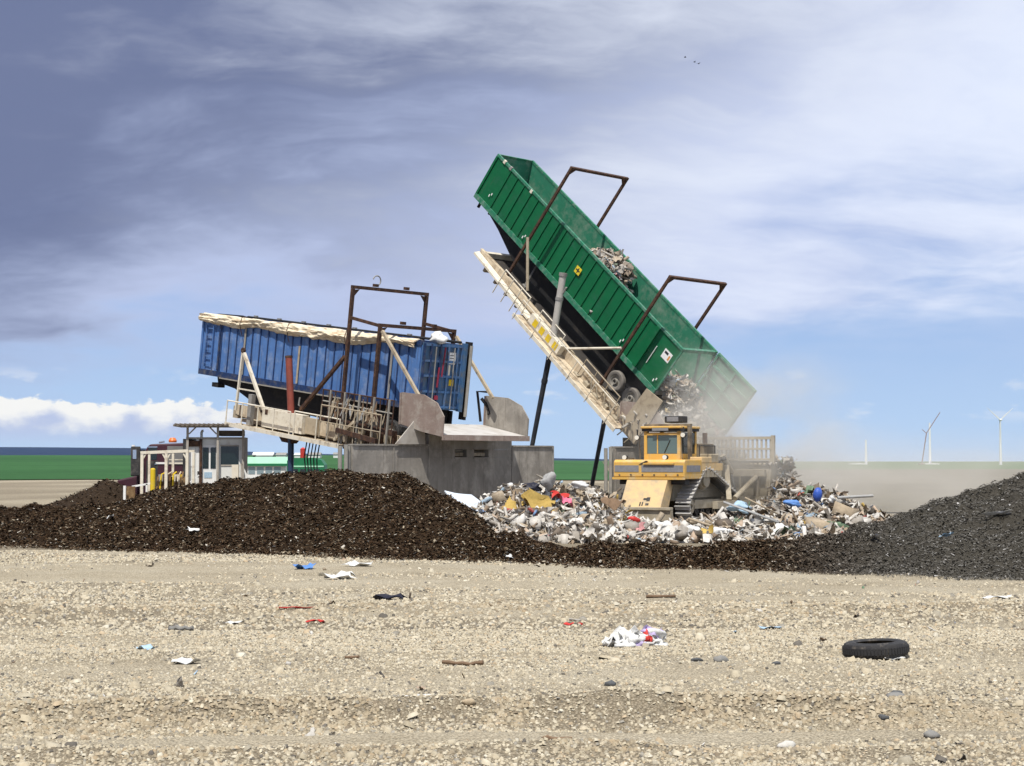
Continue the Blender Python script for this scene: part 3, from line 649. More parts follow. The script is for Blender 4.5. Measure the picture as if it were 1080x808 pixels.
for l, c0 in ((.9, .55), (4.3, .35), (12.9, .45), (15.7, .35)):
    build('reflector', MB().box(l, l + .06, -.065, -.055 if l < 1 else -.053, c0, c0 + .14).box(l + .12, l + .18, -.065, -.053, c0 + .16, c0 + .28), 'sticker_white', gt)
for l, c0 in ((.62, GH), (3.2, GH - .05), (1.2, GH)):
    build('rail_clip', B(l, l + .16, -.075, .03, c0 - .14, c0 + .04), 'cream_white' if c0 < GH or l < 1 else 'steel_grey', gt)
# ------------------------------------------------------------------ blue trailer
BL, BW, BH = 15.78, 2.6, 2.75
b_ribs = [1.65 + .607 * k for k in range(23)]
bt = trailer_shell('blue_trailer', B_M, 'long dented blue waste trailer with a rolled cream tarpaulin, slightly raised', BL, BW, BH, b_ribs, 'blue_paint', 'blue_paint', 'blue_dark', 'waste trailers on the tippers', 'blue_rib_shade', .05)
for k, (l, m_) in enumerate(((1.52, 'blue_dark'), (3.55, 'rim_grey'), (7.7, 'dusty_tan'), (14.0, 'steel_grey'))):
    build('wide_rib', B(l - .06, l + .06, -.07, -.052, .2, BH - .2 if k != 2 else 1.9), m_, bt)
lad = build('ladder', MB().box(.45, .50, -.12, -.06, .3, 2.3).box(1.0, 1.05, -.12, -.06, .3, 2.3), 'blue_paint', bt)
for k in range(6): build('rung', B(.505, .995, -.105, -.075, .45 + k * .34, .49 + k * .34), 'blue_paint', lad)
build('light_strip', B(1.8, 13.2, -.10, -.065, -.16, -.105), 'rim_grey', bt)
build('tarp_bow_rail', tube([(0, .06, BH + .07), (15.2, .06, BH + .10)], .045, n=6), 'blue_dark', bt)
build('far_tarp_rail', tube([(0, BW, BH + .08), (15.4, BW, BH + .09)], .06, n=6), 'chassis_black', bt)
bow = None
for k in range(9):
    if bow is None: bow = build('tarp_bow', tube([(0, .05, BH + .02), (0, .6, BH + .12), (0, BW - .6, BH + .12), (0, BW - .02, BH + .02)], .03, n=6), 'chassis_black', bt); bow.location = (.4, 0, 0)
    else: rep(bow, (.4 + k * 1.75, 0, 0))
for k in range(8): build('rail_bracket', B(.5 + k * 1.9, .72 + k * 1.9, BW - .02, BW + .1, BH + .1, BH + .2), 'steel_grey', bt)
# rolled tarpaulin: a sagging, uneven roll along the near top edge
tn, tr_ = 240, 18; TA, TB = [], []
for i_ in range(tn):
    l = -.12 + 15.6 * i_ / (tn - 1)
    hang = .36 + .10 * math.sin(l * .75 + .4) + .20 * math.exp(-((l - 6.6) / 2.0) ** 2) + .12 * math.exp(-((l - 11.4) / 1.1) ** 2) + .30 * float(fbm(np.array(l * 1.1), np.array(.5), 12, 3))
    for k in range(tr_):
        q = k / (tr_ - 1)
        if q < .28: bb_, cc = .26 - q / .28 * .34, BH + .10 + .03 * math.sin(q * 11)
        else: tq = (q - .28) / .72; bb_, cc = -.08 - .10 * math.sin(tq * math.pi) ** .8 - .03 * tq, BH + .10 - hang * tq
        fo = float(fbm(np.array(l * .8 + 1.4 * q), np.array(q * 5.5 + l * .22), 15, 4)); f2 = float(fbm(np.array(l * 3.1 - 3.2 * q), np.array(q * 4.0), 18, 3))
        out_ = .30 * max(-.25, fo) + .12 * f2
        TA.append((l + .08 * f2, bb_ - out_ * (1 if q > .15 else .3) - .03, cc + .10 * fo)); TB.append((l + .08 * f2, bb_ - out_ * (1 if q > .15 else .3) + .02, cc + .10 * fo - .03))
TV = TA + TB; m_ = tn * tr_; i = []
for a in range(tn - 1):
    for k in range(tr_ - 1):
        c0 = a * tr_ + k; i += [(c0, c0 + 1, c0 + tr_ + 1, c0 + tr_), (m_ + c0, m_ + c0 + tr_, m_ + c0 + tr_ + 1, m_ + c0 + 1)]
    for k in (0, tr_ - 1): c0 = a * tr_ + k; i.append((c0, c0 + tr_, m_ + c0 + tr_, m_ + c0))
for a in (0, tn - 1):
    for k in range(tr_ - 1): c0 = a * tr_ + k; i.append((c0, c0 + 1, m_ + c0 + 1, m_ + c0))
mbt = MB().add(TV, i)
tp = build('tarpaulin', mbt, 'tarp', bt, smooth=True, label='rolled cream tarpaulin sagging along the top edge')
for l in (3.3, 6.9, 11.0): build('strap', tube([(l, .1, BH + .16), (l, -.16, BH + .12), (l + .05, -.30, BH - .2), (l + .08, -.12, BH - .75)], .018, n=6), 'rust', tp)
# rear doors with ribs and lock bars
dr = build('door', B(BL + .01, BL + .06, .02, BW - .02, -.05, BH), 'blue_door', bt)
for c0 in (.02, .66, 1.32, 1.95, 2.62): build('door_rib', B(BL + .062, BL + .12, .03, BW - .35, c0, c0 + .09), 'blue_mid', dr)
for b in (.03, .42, .95, 1.42, 1.95, 2.22): build('door_post', B(BL + .063, BL + .135, b, b + .08, .0, BH - .03), 'blue_mid' if b > 1 else 'blue_dark', dr)
build('lock_bar', tube([(BL + .19, 1.10, 1.35), (BL + .19, 1.18, 2.6)], .035, n=6), 'lock_red', dr)
build('lock_bar', tube([(BL + .19, .88, .9), (BL + .19, .92, 1.75)], .04, n=6), 'lock_red', dr)
build('lock_bar', tube([(BL + .17, 1.75, .0), (BL + .17, 1.75, 2.6)], .025, n=6), 'steel_grey', dr)
build('lock_bar', tube([(BL + .17, .68, .0), (BL + .17, .68, 2.6)], .025, n=6), 'steel_grey', dr)
build('red_hook', B(BL + .13, BL + .24, .80, .95, .38, .55), 'lock_red', dr)
build('notice', B(BL + .061, BL + .075, 1.53, 1.92, 1.9, 2.40), 'sticker_white', dr)
build('notice', B(BL + .061, BL + .075, 1.35 + .16, 1.66, 1.42, 1.86), 'cream_white', dr)
build('notice', B(BL + .061, BL + .075, 1.66, 1.92, .98, 1.25), 'hazard_yellow', dr)
for k in range(3): build('print', B(BL + .0755, BL + .079, 1.58, 1.87, 2.02 + k * .12, 2.05 + k * .12), 'sticker_dark', dr)
build('hinge_post', B(BL + .0, BL + .30, BW - .32, BW - .23, -.1, BH + .08), 'blue_door', bt)
build('door_edge', B(BL - .1, BL + .24, BW - .02, BW + .10, -.45, BH + .15), 'chassis_black', bt)
build('seal_strip', tube([(BL + .30, BW - .02, -.3), (BL + .30, BW - .02, BH)], .07, n=6), 'rim_grey', bt)
for b in (.3, BW - .38):
    build('chassis_beam', MB().prism([(1.1, b, -.11), (1.2, b, -.4), (2.6, b, -.55), (4.4, b, -1.15), (15.6, b, -1.15), (15.6, b, -.11)], (0, .08, 0)), 'chassis_black', bt)
build('belly_shade', MB().prism([(1.3, .39, -.12), (2.6, .39, -.5), (4.4, .39, -1.05), (15.4, .39, -1.05), (15.4, .39, -.12)], (0, 1.8, 0)), 'chassis_black', bt)  # added black body in place of the shadow below the floor
for l in (12.9, 14.2):
    for b in (.06, BW - .34): wheel(bt, l, b, -1.22, tm='tyre_black')
    build('axle', tube([(l, .3, -1.22), (l, BW - .3, -1.22)], .07), 'chassis_black', bt)
build('front_coupling', B(1.0, 1.5, .1, .5, -.62, -.41), 'chassis_black', bt)
build('tool_hook', tube([(8.0, -.02, -.4), (8.0, -.05, -.75), (8.1, -.05, -.8)], .04, n=6), 'steel_grey', bt)
V, Fc = lump(.30, 41, .5, 2, (1.4, 1, .7)); V = V + np.array([BL - .1, .9, BH + .22])
o = np_mesh('plastic_bag', V, Fc, 'scrap_white'); o.matrix_world = B_M; tag(o, 'white plastic bag caught on top of the blue trailer', 'bag')

# ------------------------------------------------------------------ tipping platforms
def arch(par, l, c0, c1, b0, b1, m_, th=.13, lean=0.0):
    a = build('arch', MB().box(l - th/2 - .003, l + th/2 + .003, b0 - th/2 - .003, b1 + th/2 + .003, c1 - th * .55, c1 + th * .5), m_, par)
    for b in (b0, b1): build('leg', B(l - th/2, l + th/2, b - th/2, b + th/2, c0, c1 - th * .56), m_, a)
    for b, s_ in ((b0, 1), (b1, -1)):
        build('gusset', MB().prism([(l - .02, b + s_ * th / 2, c1 - .12), (l - .02, b + s_ * th / 2, c1 - .42), (l - .02, b + s_ * (th / 2 + .3), c1 - .08)], (.04, 0, 0)), m_, a)
    return a
def railing(par, l0, l1, b, c0, c1, step, m_, mid=True, r=.03):
    rl = build('railing', tube([(l0, b, c1), (l1, b, c1)], r, n=6), m_, par)
    if mid: build('mid_rail', tube([(l0, b, (c0 + c1) / 2), (l1, b, (c0 + c1) / 2)], r * .8, n=6), m_, rl)
    n_ = max(2, int(round((l1 - l0) / step)) + 1); po = None
    for k in range(n_):
        l = l0 + (l1 - l0) * k / (n_ - 1)
        if po is None: po = build('post', tube([(0, 0, c0), (0, 0, c1 + .02)], r, n=6), m_, rl); po.location = (l, b, 0)
        else: rep(po, (l, b, 0))
    return rl
def to_local(M, p): return M.inverted() @ Vector(p)

# green tipper
gp = empty('trailer_tipper', G_M, 'cream tipping platform raised steeply under the green trailer', 'tipper', 'trailer tippers')
DK = -1.78
build('deck', B(3.2, 17.2, -.74, 3.34, DK - .14, DK), 'deck_shaded', gp)
build('side_beam', MB().prism([(3.05, -.95, -1.35), (4.9, -.95, -1.28), (17.25, -.95, -1.5), (17.4, -.95, -2.15), (12, -.95, -2.15), (3.3, -.95, -1.75)], (0, .2, 0)), 'cream_paint', gp)
build('side_beam', MB().prism([(3.05, 3.36, -1.35), (17.25, 3.36, -1.5), (17.4, 3.36, -2.3), (12, 3.36, -2.45), (3.3, 3.36, -1.85)], (0, .2, 0)), 'cream_paint', gp)
build('front_lip', B(3.02, 3.18, -.7, 3.3, -2.0, -1.5), 'cream_white', gp)
build('toe_plate', MB().prism([(3.1, -.98, -1.5), (3.15, -1.35, -1.55), (8.4, -1.35, -1.75), (8.4, -.98, -1.7)], (0, 0, -.10)), 'cream_white', gp)
cmb = None
for k in range(14):
    if cmb is None: cmb = build('cross_beam', B(-.07, .07, -.72, 3.32, -2.25, -1.925), 'dusty_tan', gp); cmb.location = (3.8, 0, 0)
    else: rep(cmb, (3.8 + k, 0, 0))
build('walkway', B(7.9, 16.5, -1.75, -.97, -2.0, -1.93), 'cream_paint', gp)
build('walkway_edge', B(7.8, 16.6, -1.80, -1.752, -2.09, -1.90), 'cream_white', gp)
railing(gp, 7.95, 15.9, -1.82, -2.2, -1.0, 1.55, 'cream_white', False, .022)
railing(gp, 5.6, 7.9, -1.36, -2.3, -.85, .75, 'cream_white', True, .03)
railing(gp, 8.9, 10.9, -1.3, -1.3, -.85, 1.0, 'cream_white', False, .028)
hz = build('trunnion_box', B(8.5, 11.1, -1.38, -1.0, -1.92, -1.36), 'cream_white', gp)
for k in range(4): build('yellow_block', B(8.85 + k * .58, 9.17 + k * .58, -1.392, -1.381, -1.80, -1.44), 'hazard_yellow', hz)
arch(gp, 5.4, -1.6, 5.3, -.8, 3.4, 'rust', .125); arch(gp, 13.85, -1.6, 5.0, -.8, 3.4, 'rust', .125)
build('brace', tube([(5.38, -.95, 1.06), (7.15, -.95, -.95)], .075, n=8), 'dusty_tan', gp)
build('brace', tube([(10.95, -.95, -1.62), (13.78, -.88, .72)], .06, n=8), 'cream_white', gp)
build('brace', tube([(5.38, 3.55, 1.06), (7.15, 3.55, -.95)], .075, n=8), 'dusty_tan', gp)
for b, nm in ((-1.2, 0), (3.8, 1)):
    top = Vector((8.75, b, 1.22)); bot = Vector((10.0, b, -1.0)); base = to_local(G_M, (.30 + (3.6 if nm else 0), 80.25 + (3.65 if nm else 0), 0.0))
    if nm: base.y = b
    d = (top - bot).normalized()
    cy = build('hydraulic_cylinder', MB().tube([bot - d * .5, bot, top], [.17, .17, .17], 14), 'rim_pale', gp, smooth=True)
    build('gland', tube([top - d * .06, top + d * .10], .205, n=14), 'steel_grey', cy); build('gland', tube([top - d * 1.25, top - d * 1.1], .195, n=14), 'steel_grey', cy)
    build('port', MB().tube([top - d * .9 + Vector((.15, -.0, .1)), top - d * .6 + Vector((.28, 0, .2))], .05, 6), 'steel_grey', cy)
    build('rod', MB().tube([bot - d * .4, base.lerp(bot, .72), base.lerp(bot, .36), base], [.155, .135, .115, .115], 12), 'rod_dark', cy, smooth=True)
    build('collar', tube([base.lerp(bot, .71), base.lerp(bot, .73)], .16, n=12), 'rod_dark', cy)
build('tail_plate', MB().prism([(16.2, -1.0, -1.45), (16.3, -1.0, .33), (17.42, -1.0, .50), (17.5, -1.0, -.8), (17.4, -1.0, -2.1), (16.6, -1.0, -2.0)], (0, .05, 0)), 'dusty_tan', gp)
build('tail_plate', MB().prism([(15.3, 3.58, -1.9), (16.6, 3.58, .3), (17.3, 3.58, .15), (17.5, 3.58, -1.7)], (0, .05, 0)), 'dusty_tan', gp)
for k in range(7):
    l = 13.2 + k * .55; build('hose', tube([(l, -1.05, -1.6), (l + .3, -1.25, -1.25 - .2 * (k % 2)), (l + .7, -1.2, -1.9), (l + .5, -1.1, -2.4)], .03, n=6), 'dozer_dust', gp)
railing(gp, 12.6, 15.4, -1.1, -1.9, -.95, .9, 'dusty_tan', True, .03)
for k in range(5): build('bracket', B(12.4 + k * .8, 12.75 + k * .8, -1.2, -.96, -2.3 + .1 * (k % 3), -1.85 + .08 * (k % 2)), 'dozer_dust', gp)

# blue tipper
bp = empty('trailer_tipper', B_M, 'cream and rusty tipping platform under the blue trailer', 'tipper', 'trailer tippers')
build('deck', B(4.7, 16.8, -.74, 3.34, -1.9, -1.76), 'cream_paint', bp)
build('side_beam', MB().prism([(4.5, -.98, -1.12), (4.55, -.98, -1.55), (5.0, -.98, -1.62), (16.6, -.98, -1.95), (16.8, -.98, -1.2), (9.6, -.98, -1.12)], (0, .2, 0)), 'cream_paint', bp)
build('side_beam', MB().prism([(4.5, 3.36, -1.12), (4.55, 3.36, -1.55), (16.6, 3.36, -1.95), (16.8, 3.36, -1.2)], (0, .2, 0)), 'cream_paint', bp)
build('walkway', B(5.0, 13.0, -1.75, -1.0, -2.02, -1.95), 'cream_paint', bp); build('walkway_edge', B(4.9, 13.1, -1.79, -1.752, -2.08, -1.90), 'cream_white', bp)
build('end_block', B(4.35, 4.72, -.95, 3.3, -1.75, -1.2), 'dusty_tan', bp)
cmb = None
for k in range(12):
    if cmb is None: cmb = build('cross_beam', B(-.07, .07, -.72, 3.32, -2.2, -1.905), 'rust', bp); cmb.location = (5.2, 0, 0)
    else: rep(cmb, (5.2 + k, 0, 0))
hz = build('trunnion_box', B(7.1, 10.0, -1.36, -1.0, -1.85, -1.02), 'cream_white', bp)
build('rust_panel', B(10.02, 10.75, -1.2, -.99, -1.8, -1.1), 'dusty_tan', bp)
for k, l in enumerate((6.45, 6.75, 7.3)): build('stain', B(l, l + .2, -1.372 if l > 7 else -.992, -1.361 if l > 7 else -.981, -1.28, -1.16 if k < 2 else -1.05), 'rust', bp)
railing(bp, 4.9, 9.6, -1.72, -1.95, -.92, 1.15, 'cream_white', False, .03)
railing(bp, 9.9, 13.0, -1.72, -1.95, -.85, 1.3, 'cream_white', False, .03)
af = build('a_frame', MB().beam((4.95, -1.25, -1.35), (5.1, -1.25, 1.4), .10).beam((7.05, -1.25, -1.1), (5.2, -1.25, 1.3), .13), 'cream_white', bp)
build('tie', beam((4.98, -1.25, -.35), (6.45, -1.25, -.35), .06), 'cream_white', af)
build('pulley', MB().lathe([(.03, -.05), (.13, -.05), (.13, .05), (.03, .05)], (5.12, -1.25, 1.42), 'y', 14), 'rust', af)
build('counter_box', B(6.05, 6.3, -1.42, -1.2, -1.9, -.5), 'steel_grey', bp)
for b, nm in ((-1.2, 0), (3.8, 1)):
    top = Vector((8.45, b, 1.4)); bot = Vector((8.95, b, -.95)); wb = B_M @ Vector((9.2, b, -3.0)); base = to_local(B_M, (wb.x, wb.y, 0))
    d = (top - bot).normalized()
    cy = build('hydraulic_cylinder', MB().tube([bot - d * .4, top], .155, 14), 'rust_red', bp, smooth=True)
    build('gland', tube([top - d * .02, top + d * .07], .17, n=14), 'rust', cy)
    build('rod', MB().tube([bot - d * .3, base], .135, 14), 'rod_blue', cy, smooth=True)
build('hose_guard', MB().prism([(8.2, -1.3, -1.98), (8.6, -1.3, -2.35), (9.3, -1.3, -2.35), (9.7, -1.3, -1.98)], (0, .3, 0)), 'rust', bp)
a1 = arch(bp, 12.0, -1.7, 4.78, -.85, 3.45, 'rust', .14); a2 = arch(bp, 14.0, -1.7, 3.28, -.85, 3.45, 'rust', .14)
for a_, l, c1 in ((a1, 12.0, 4.78), (a2, 14.0, 3.28)):
    for b in (.3, 2.1): build('lug', B(l - .08, l + .08, b, b + .22, c1 + .09, c1 + .22), 'rust', a_)
build('cable_loop', tube([(12.0, .45 + .22 * math.cos(t), 5.14 + .22 * math.sin(t)) for t in np.linspace(-1.3, 2.9, 16)], .03, n=6), 'steel_grey', a1)
for b in (-.85, 3.45):
    build('link_bar', beam((12.08, b, 3.45), (13.95, b, 3.25), .13), 'rust', bp)
    build('strut', beam((14.3, b - .12, 3.05), (16.9, b - .12, .62), .12), 'dusty_tan', bp)
    build('brace', beam((11.9, b - .02, 1.76), (9.2, b - .02, -.85), .14), 'rust', bp)
rl = railing(bp, 11.5, 16.1, -1.55, -1.15, .28, .42, 'rust', True, .03)
build('kick_beam', beam((11.4, -1.55, -.95), (16.2, -1.55, -1.05), .10, .24), 'rust', bp)
build('lower_rail', tube([(11.6, -1.6, -.2), (16.1, -1.6, -.25)], .03, n=6), 'rim_grey', bp)
for k in range(5): build('rail_post', beam((12.1 + k * .95, -1.62, -1.9), (12.1 + k * .95, -1.62, .3), .07), 'rim_grey', bp)
railing(bp, 11.9, 15.8, -1.9, -1.75, -.35, .55, 'dusty_tan', True, .025)
build('stair_stringer', beam((13.0, -1.9, -1.3), (15.6, -1.9, -1.45), .10, .2), 'rust', bp)
build('gate_arm', beam((12.7, -1.7, -1.75), (13.9, -1.7, -.85), .12), 'cream_paint', bp)
rag = None; rg = np.random.default_rng(3)
for k in range(34):
    V, Fc = crumple_sheet(.06 + .09 * rg.random(), .35 + .5 * rg.random(), 500 + k, .5, 3, 6)
    o = np_mesh('rag', V, Fc, ['scrap_tan', 'scrap_brown', 'dusty_tan', 'scrap_tan', 'scrap_grey', 'scrap_brown', 'rust'][k % 7], parent=bp)
    o.location = (11.8 + 4.2 * rg.random(), -1.62, -.15 - .5 * rg.random()); o.rotation_euler = (1.5, rg.random() - .5, 0)
for k in range(5):
    l = 10.4 + .22 * k; build('hose', tube([(l, -1.3, -1.95), (l - .05, -1.35, -2.8), (l + .08, -1.3, -3.4 - .1 * k), (l + .5, -1.2, -3.8)], .028, n=6), 'chassis_black', bp)
for k in range(8):
    l = 12.8 + .42 * k; build('support_leg', MB().box(l, l + .14, -1.2, -1.02, -2.3 - .05 * (k % 3), -1.0), 'rust' if k % 2 else 'dusty_tan', bp)

# ------------------------------------------------------------------ discharge walls with apron and side flaps
def wall_base(O, label, wl, wr, apron=True, gusset=True, aw=(-1.1, 3.75)):
    M = Matrix(((UV.x, WV.x, 0, O[0]), (UV.y, WV.y, 0, O[1]), (0, 0, 1, O[2]), (0, 0, 0, 1)))
    t = empty('discharge_wall', M, label, 'wall', 'discharge walls of the tippers')
    zt = 3.5
    edges = [wl] + [e for e in (-2.13, -.2) if e > wl]
    for a, b in zip(edges[:-1], edges[1:]): build('wall_panel', B(-.25, 0, a + .012, b - .012, 0, zt), 'wall_steel', t)
    # middle panel with two openings
    w0, w1 = -.2, 4.73; zo, z1 = 3.05, 3.38
    for a, b, c0, c1 in ((w0, w1, 0, zo), (w0, w1, z1, 4.0), (w0, 1.3, zo, z1), (1.98, 2.43, zo, z1), (3.28, w1, zo, z1)):
        build('wall_panel', B(-.25, .004, a + .012, b - .012, c0 + .002, c1 - .002), 'wall_steel', t)
    for a, b in ((1.3, 1.98), (2.43, 3.28)):
        fr = build('opening_frame', MB().box(-.03, .03, a - .05, b + .05, zo - .06, zo - .003).box(-.03, .03, a - .05, b + .05, z1 + .003, z1 + .05), 'wall_steel', t)
    build('back_plate', B(-1.2, -1.1, w0, w1, 0, 4.0), 'chassis_black', t)
    build('wall_panel', B(-.25, 0, 4.742, wr - .012, 0, zt), 'wall_steel', t)
    build('top_cap', B(-.29, .05, wl, -.22, zt + .003, zt + .07), 'wall_steel', t); build('top_cap', B(-.29, .05, 4.75, wr, zt + .003, zt + .07), 'wall_steel', t)
    for k in range(3): build('end_post', tube([(-.12 + .1 * (k % 2), wl - .08 - k * .22, 0), (-.12 + .1 * (k % 2), wl - .08 - k * .22, zt - .02 + .06 * (k % 2))], .085, n=8), 'rim_grey', t)
    build('end_post', tube([(-.1, wr + .1, 0), (-.1, wr + .1, zt + .06)], .09, n=8), 'rim_grey', t)
    for w_ in (-2.13, -.2, 4.74): build('seam_strip', B(.006, .03, w_ - .04, w_ + .04, 0, zt - .03), 'wall_steel', t)
    if gusset: build('gusset', MB().prism([(.1, -2.15, zt + .075), (.1, -.52, zt + .075), (.1, -.58, 4.88), (.1, -.78, 4.85)], (.05, 0, 0)), 'wall_pale', t)
    if apron:
        a0, a1 = aw
        build('apron', MB().prism([(-.8, a0 + .03, 4.46), (1.85, a0 + .03, 3.93), (1.85, a0 + .03, 3.83), (-.8, a0 + .03, 4.33)], (0, a1 - a0 - .06, 0)), 'apron_steel', t)
        build('apron_edge', B(1.853, 1.93, a0 - .1, a1 + .08, 3.72, 3.94), 'wall_brown', t)
        for w_, nm in ((a0 - .05, 'a'), (a1, 'b')):
            build('side_flap', MB().prism([(-.62, w_, 5.72), (.72, w_, 5.58), (1.52, w_, 5.22), (1.92, w_, 4.66), (1.84, w_, 3.86), (.7, w_, 4.06), (-.7, w_, 4.42)], (0, .05, 0)), 'wall_brown' if nm == 'a' else 'wall_steel', t)
            build('flap_stiffener', beam((-.62, w_ - .02, 5.70), (-.70, w_ - .02, 4.40), .08), 'wall_brown', t)
    return t
wbl = wall_base((-3.3, 66.67, 0), 'grey steel discharge wall with two openings and apron below the blue trailer', -4.3, 7.3)
build('side_grate', MB().tube([(-.9, 3.7, 4.6), (-.9, 3.5, 5.9), (-.9, 4.2, 5.9)], .06, 6).tube([(-.75, 3.6, 5.6), (-.5, 3.8, 5.2), (-.4, 3.7, 4.9)], .07, 6), 'chassis_black', wbl)
wall_base((6.27, 76.16, 0), 'dusty discharge wall behind the bulldozer below the green trailer', -2.15, 6.6, True, False, (-.9, 3.6))

# ------------------------------------------------------------------ waste heap
WPAL = np.array([(.74,.73,.70),(.62,.60,.56),(.46,.44,.41),(.33,.31,.28),(.40,.33,.24),(.29,.215,.14),(.19,.13,.085),(.11,.085,.065),(.045,.042,.04),(.12,.26,.52),(.34,.50,.66),(.50,.05,.045),(.58,.40,.07),(.10,.22,.13),(.70,.30,.34),(.52,.40,.30)])
WPR = np.array([.22,.17,.12,.075,.12,.075,.045,.03,.035,.008,.018,.006,.008,.008,.005,.07]); WPR /= WPR.sum()
def waste_pieces(P, seed, smin, smax, tint=None):
    g = np.random.default_rng(seed); VV, FF, CC = [], [], []; off = 0
    for p in P:
        s = smin + (smax - smin) * g.random() ** 2.6; kind = g.random(); col = WPAL[g.choice(len(WPAL), p=WPR)] * (.8 + .35 * g.random())
        if p[1] < 61.5 and p[1] > 50 and 3.0 < p[0] < 10 and g.random() < .33: col = WPAL[0] * (.85 + .25 * g.random())
        if kind < .09: V, Fc = lump(s * .40, int(g.integers(1e9)), 1.1, 1, (1, .5 + .5 * g.random(), .35 + .4 * g.random())); 
        elif kind < .20:
            V, q = crumple_sheet(s * 2.2, s * .22, int(g.integers(1e9)), .9, 7, 3, .01); q = q[1::2] - 21; V = V[21:]; Fc = np.concatenate([q[:, :3], q[:, [0, 2, 3]]])
        elif kind < .76:
            V, q = crumple_sheet(s * 1.3, s * (.35 + .6 * g.random()), int(g.integers(1e9)), .75, 5, 4, .01); q = q[1::2]; V = V[20:]; q = q - 20
            Fc = np.concatenate([q[:, :3], q[:, [0, 2, 3]]])
        elif kind < .96:
            w_ = s * (.06 + .12 * g.random()); V = np.array([(x * s * 1.1, y * w_, z * w_ * .6) for x in (-1, 1) for y in (-1, 1) for z in (-1, 1)]); V = V + (g.random(V.shape) - .5) * w_ * .6
            q = np.array([(0,1,3,2),(4,6,7,5),(0,4,5,1),(2,3,7,6),(0,2,6,4),(1,5,7,3)]); Fc = np.concatenate([q[:, :3], q[:, [0, 2, 3]]])
        else:
            V = np.array([(x * s * .5, y * s * .4, z * s * .28) for x in (-1, 1) for y in (-1, 1) for z in (-1, 1)]); V = V + (g.random(V.shape) - .5) * s * .18
            q = np.array([(0,1,3,2),(4,6,7,5),(0,4,5,1),(2,3,7,6),(0,2,6,4),(1,5,7,3)]); Fc = np.concatenate([q[:, :3], q[:, [0, 2, 3]]])
        ax = g.normal(size=3) * .55
        Mx = np.array(Matrix.Rotation(g.random() * 6.283, 3, 'Z') @ Matrix.Rotation(ax[0], 3, 'X') @ Matrix.Rotation(ax[1], 3, 'Y'))
        if tint is not None: col = col * (1 - tint[3]) + np.array(tint[:3]) * tint[3]
        V = V @ Mx.T + p; VV.append(V); FF.append(Fc + off); CC.append(np.tile(col, (len(V), 1))); off += len(V)
    return np.concatenate(VV), np.concatenate(FF), np.concatenate(CC)
def W2(px, Yd): return (px - 540) / F_PX * Yd
bumps = [(505, 61.5, 1.0, 1.5, 2.2), (540, 63.5, 1.55, 1.7, 2.4), (575, 65.5, 1.75, 1.9, 2.2), (612, 66.5, 1.55, 1.6, 2.4), (640, 66.5, 1.2, 1.2, 2.6), (560, 60.5, .8, 2.4, 2.2), (620, 61.0, .75, 2.4, 2.2), (680, 60.5, .26, 3.0, 2.0), (740, 61.5, .42, 2.4, 2.0), (790, 63.0, .8, 2.0, 2.2),
         (830, 70.5, 1.9, 1.3, 1.8), (850, 69.0, 1.5, 1.7, 2.6), (880, 67.5, 1.25, 1.3, 2.6), (905, 66.0, .75, 1.2, 2.2), (820, 64.0, .8, 2.0, 2.4), (870, 62.8, .55, 2.0, 2.0), (790, 73.5, 1.4, 3.2, 2.4), (700, 70, .35, 4, 5), (730, 76.5, 1.7, 3, 1.6)]
def heap(x, y):
    h = np.zeros_like(x)
    for px, Yd, z, sx, sy in bumps: h = np.maximum(h, z * np.exp(-((x - W2(px, Yd)) / sx) ** 2 - ((y - Yd) / sy) ** 2)) + .06 * z * np.exp(-((x - W2(px, Yd)) / sx) ** 2 - ((y - Yd) / sy) ** 2)
    return h
hx = np.arange(-4.5, 18.5, .2); hy = np.arange(56, 80, .22); HX, HY = np.meshgrid(hx, hy)
HZ = heap(HX, HY); HZ = HZ + (.5 * fbm(HX / .7, HY / .7, 81, 3)) * np.minimum(1, HZ) - .07
nx = len(hx); i = (np.arange(len(hy) - 1)[:, None] * nx + np.arange(nx - 1)[None]).ravel()
mat('heap_core', (.26, .22, .175), (.13, .105, .085), 3.0, .95, dirt=(.42, .39, .34), damt=.6, dscale=4, bump=.8, bscale=12)
tag(np_mesh('waste_heap', np.stack([HX, HY, HZ], -1).reshape(-1, 3), np.stack([i, i+1, i+nx+1, i+nx], 1), 'heap_core'), 'spread heap of mixed household waste below the tippers', 'waste', kind='stuff')
g = np.random.default_rng(21); pts = []
while len(pts) < 16000:
    x, y = g.uniform(-4, 18), g.uniform(57, 77); h = float(heap(np.array(x), np.array(y)))
    if (h > .12 + .25 * g.random() or (y < 62 and h > .02 and g.random() < .5)) and g.random() < (1.0 if y < 70 else .35): pts.append((x, y, h - .05 + .28 * g.random() ** 2))
v, f_, c = waste_pieces(np.array(pts), 22, .05, .56, (.40, .34, .27, .22))
tag(np_mesh('loose_waste', v, f_, 'waste_cols', c, smooth=True), 'white bags, paper, wood and rags covering the waste heap', 'waste', kind='stuff')
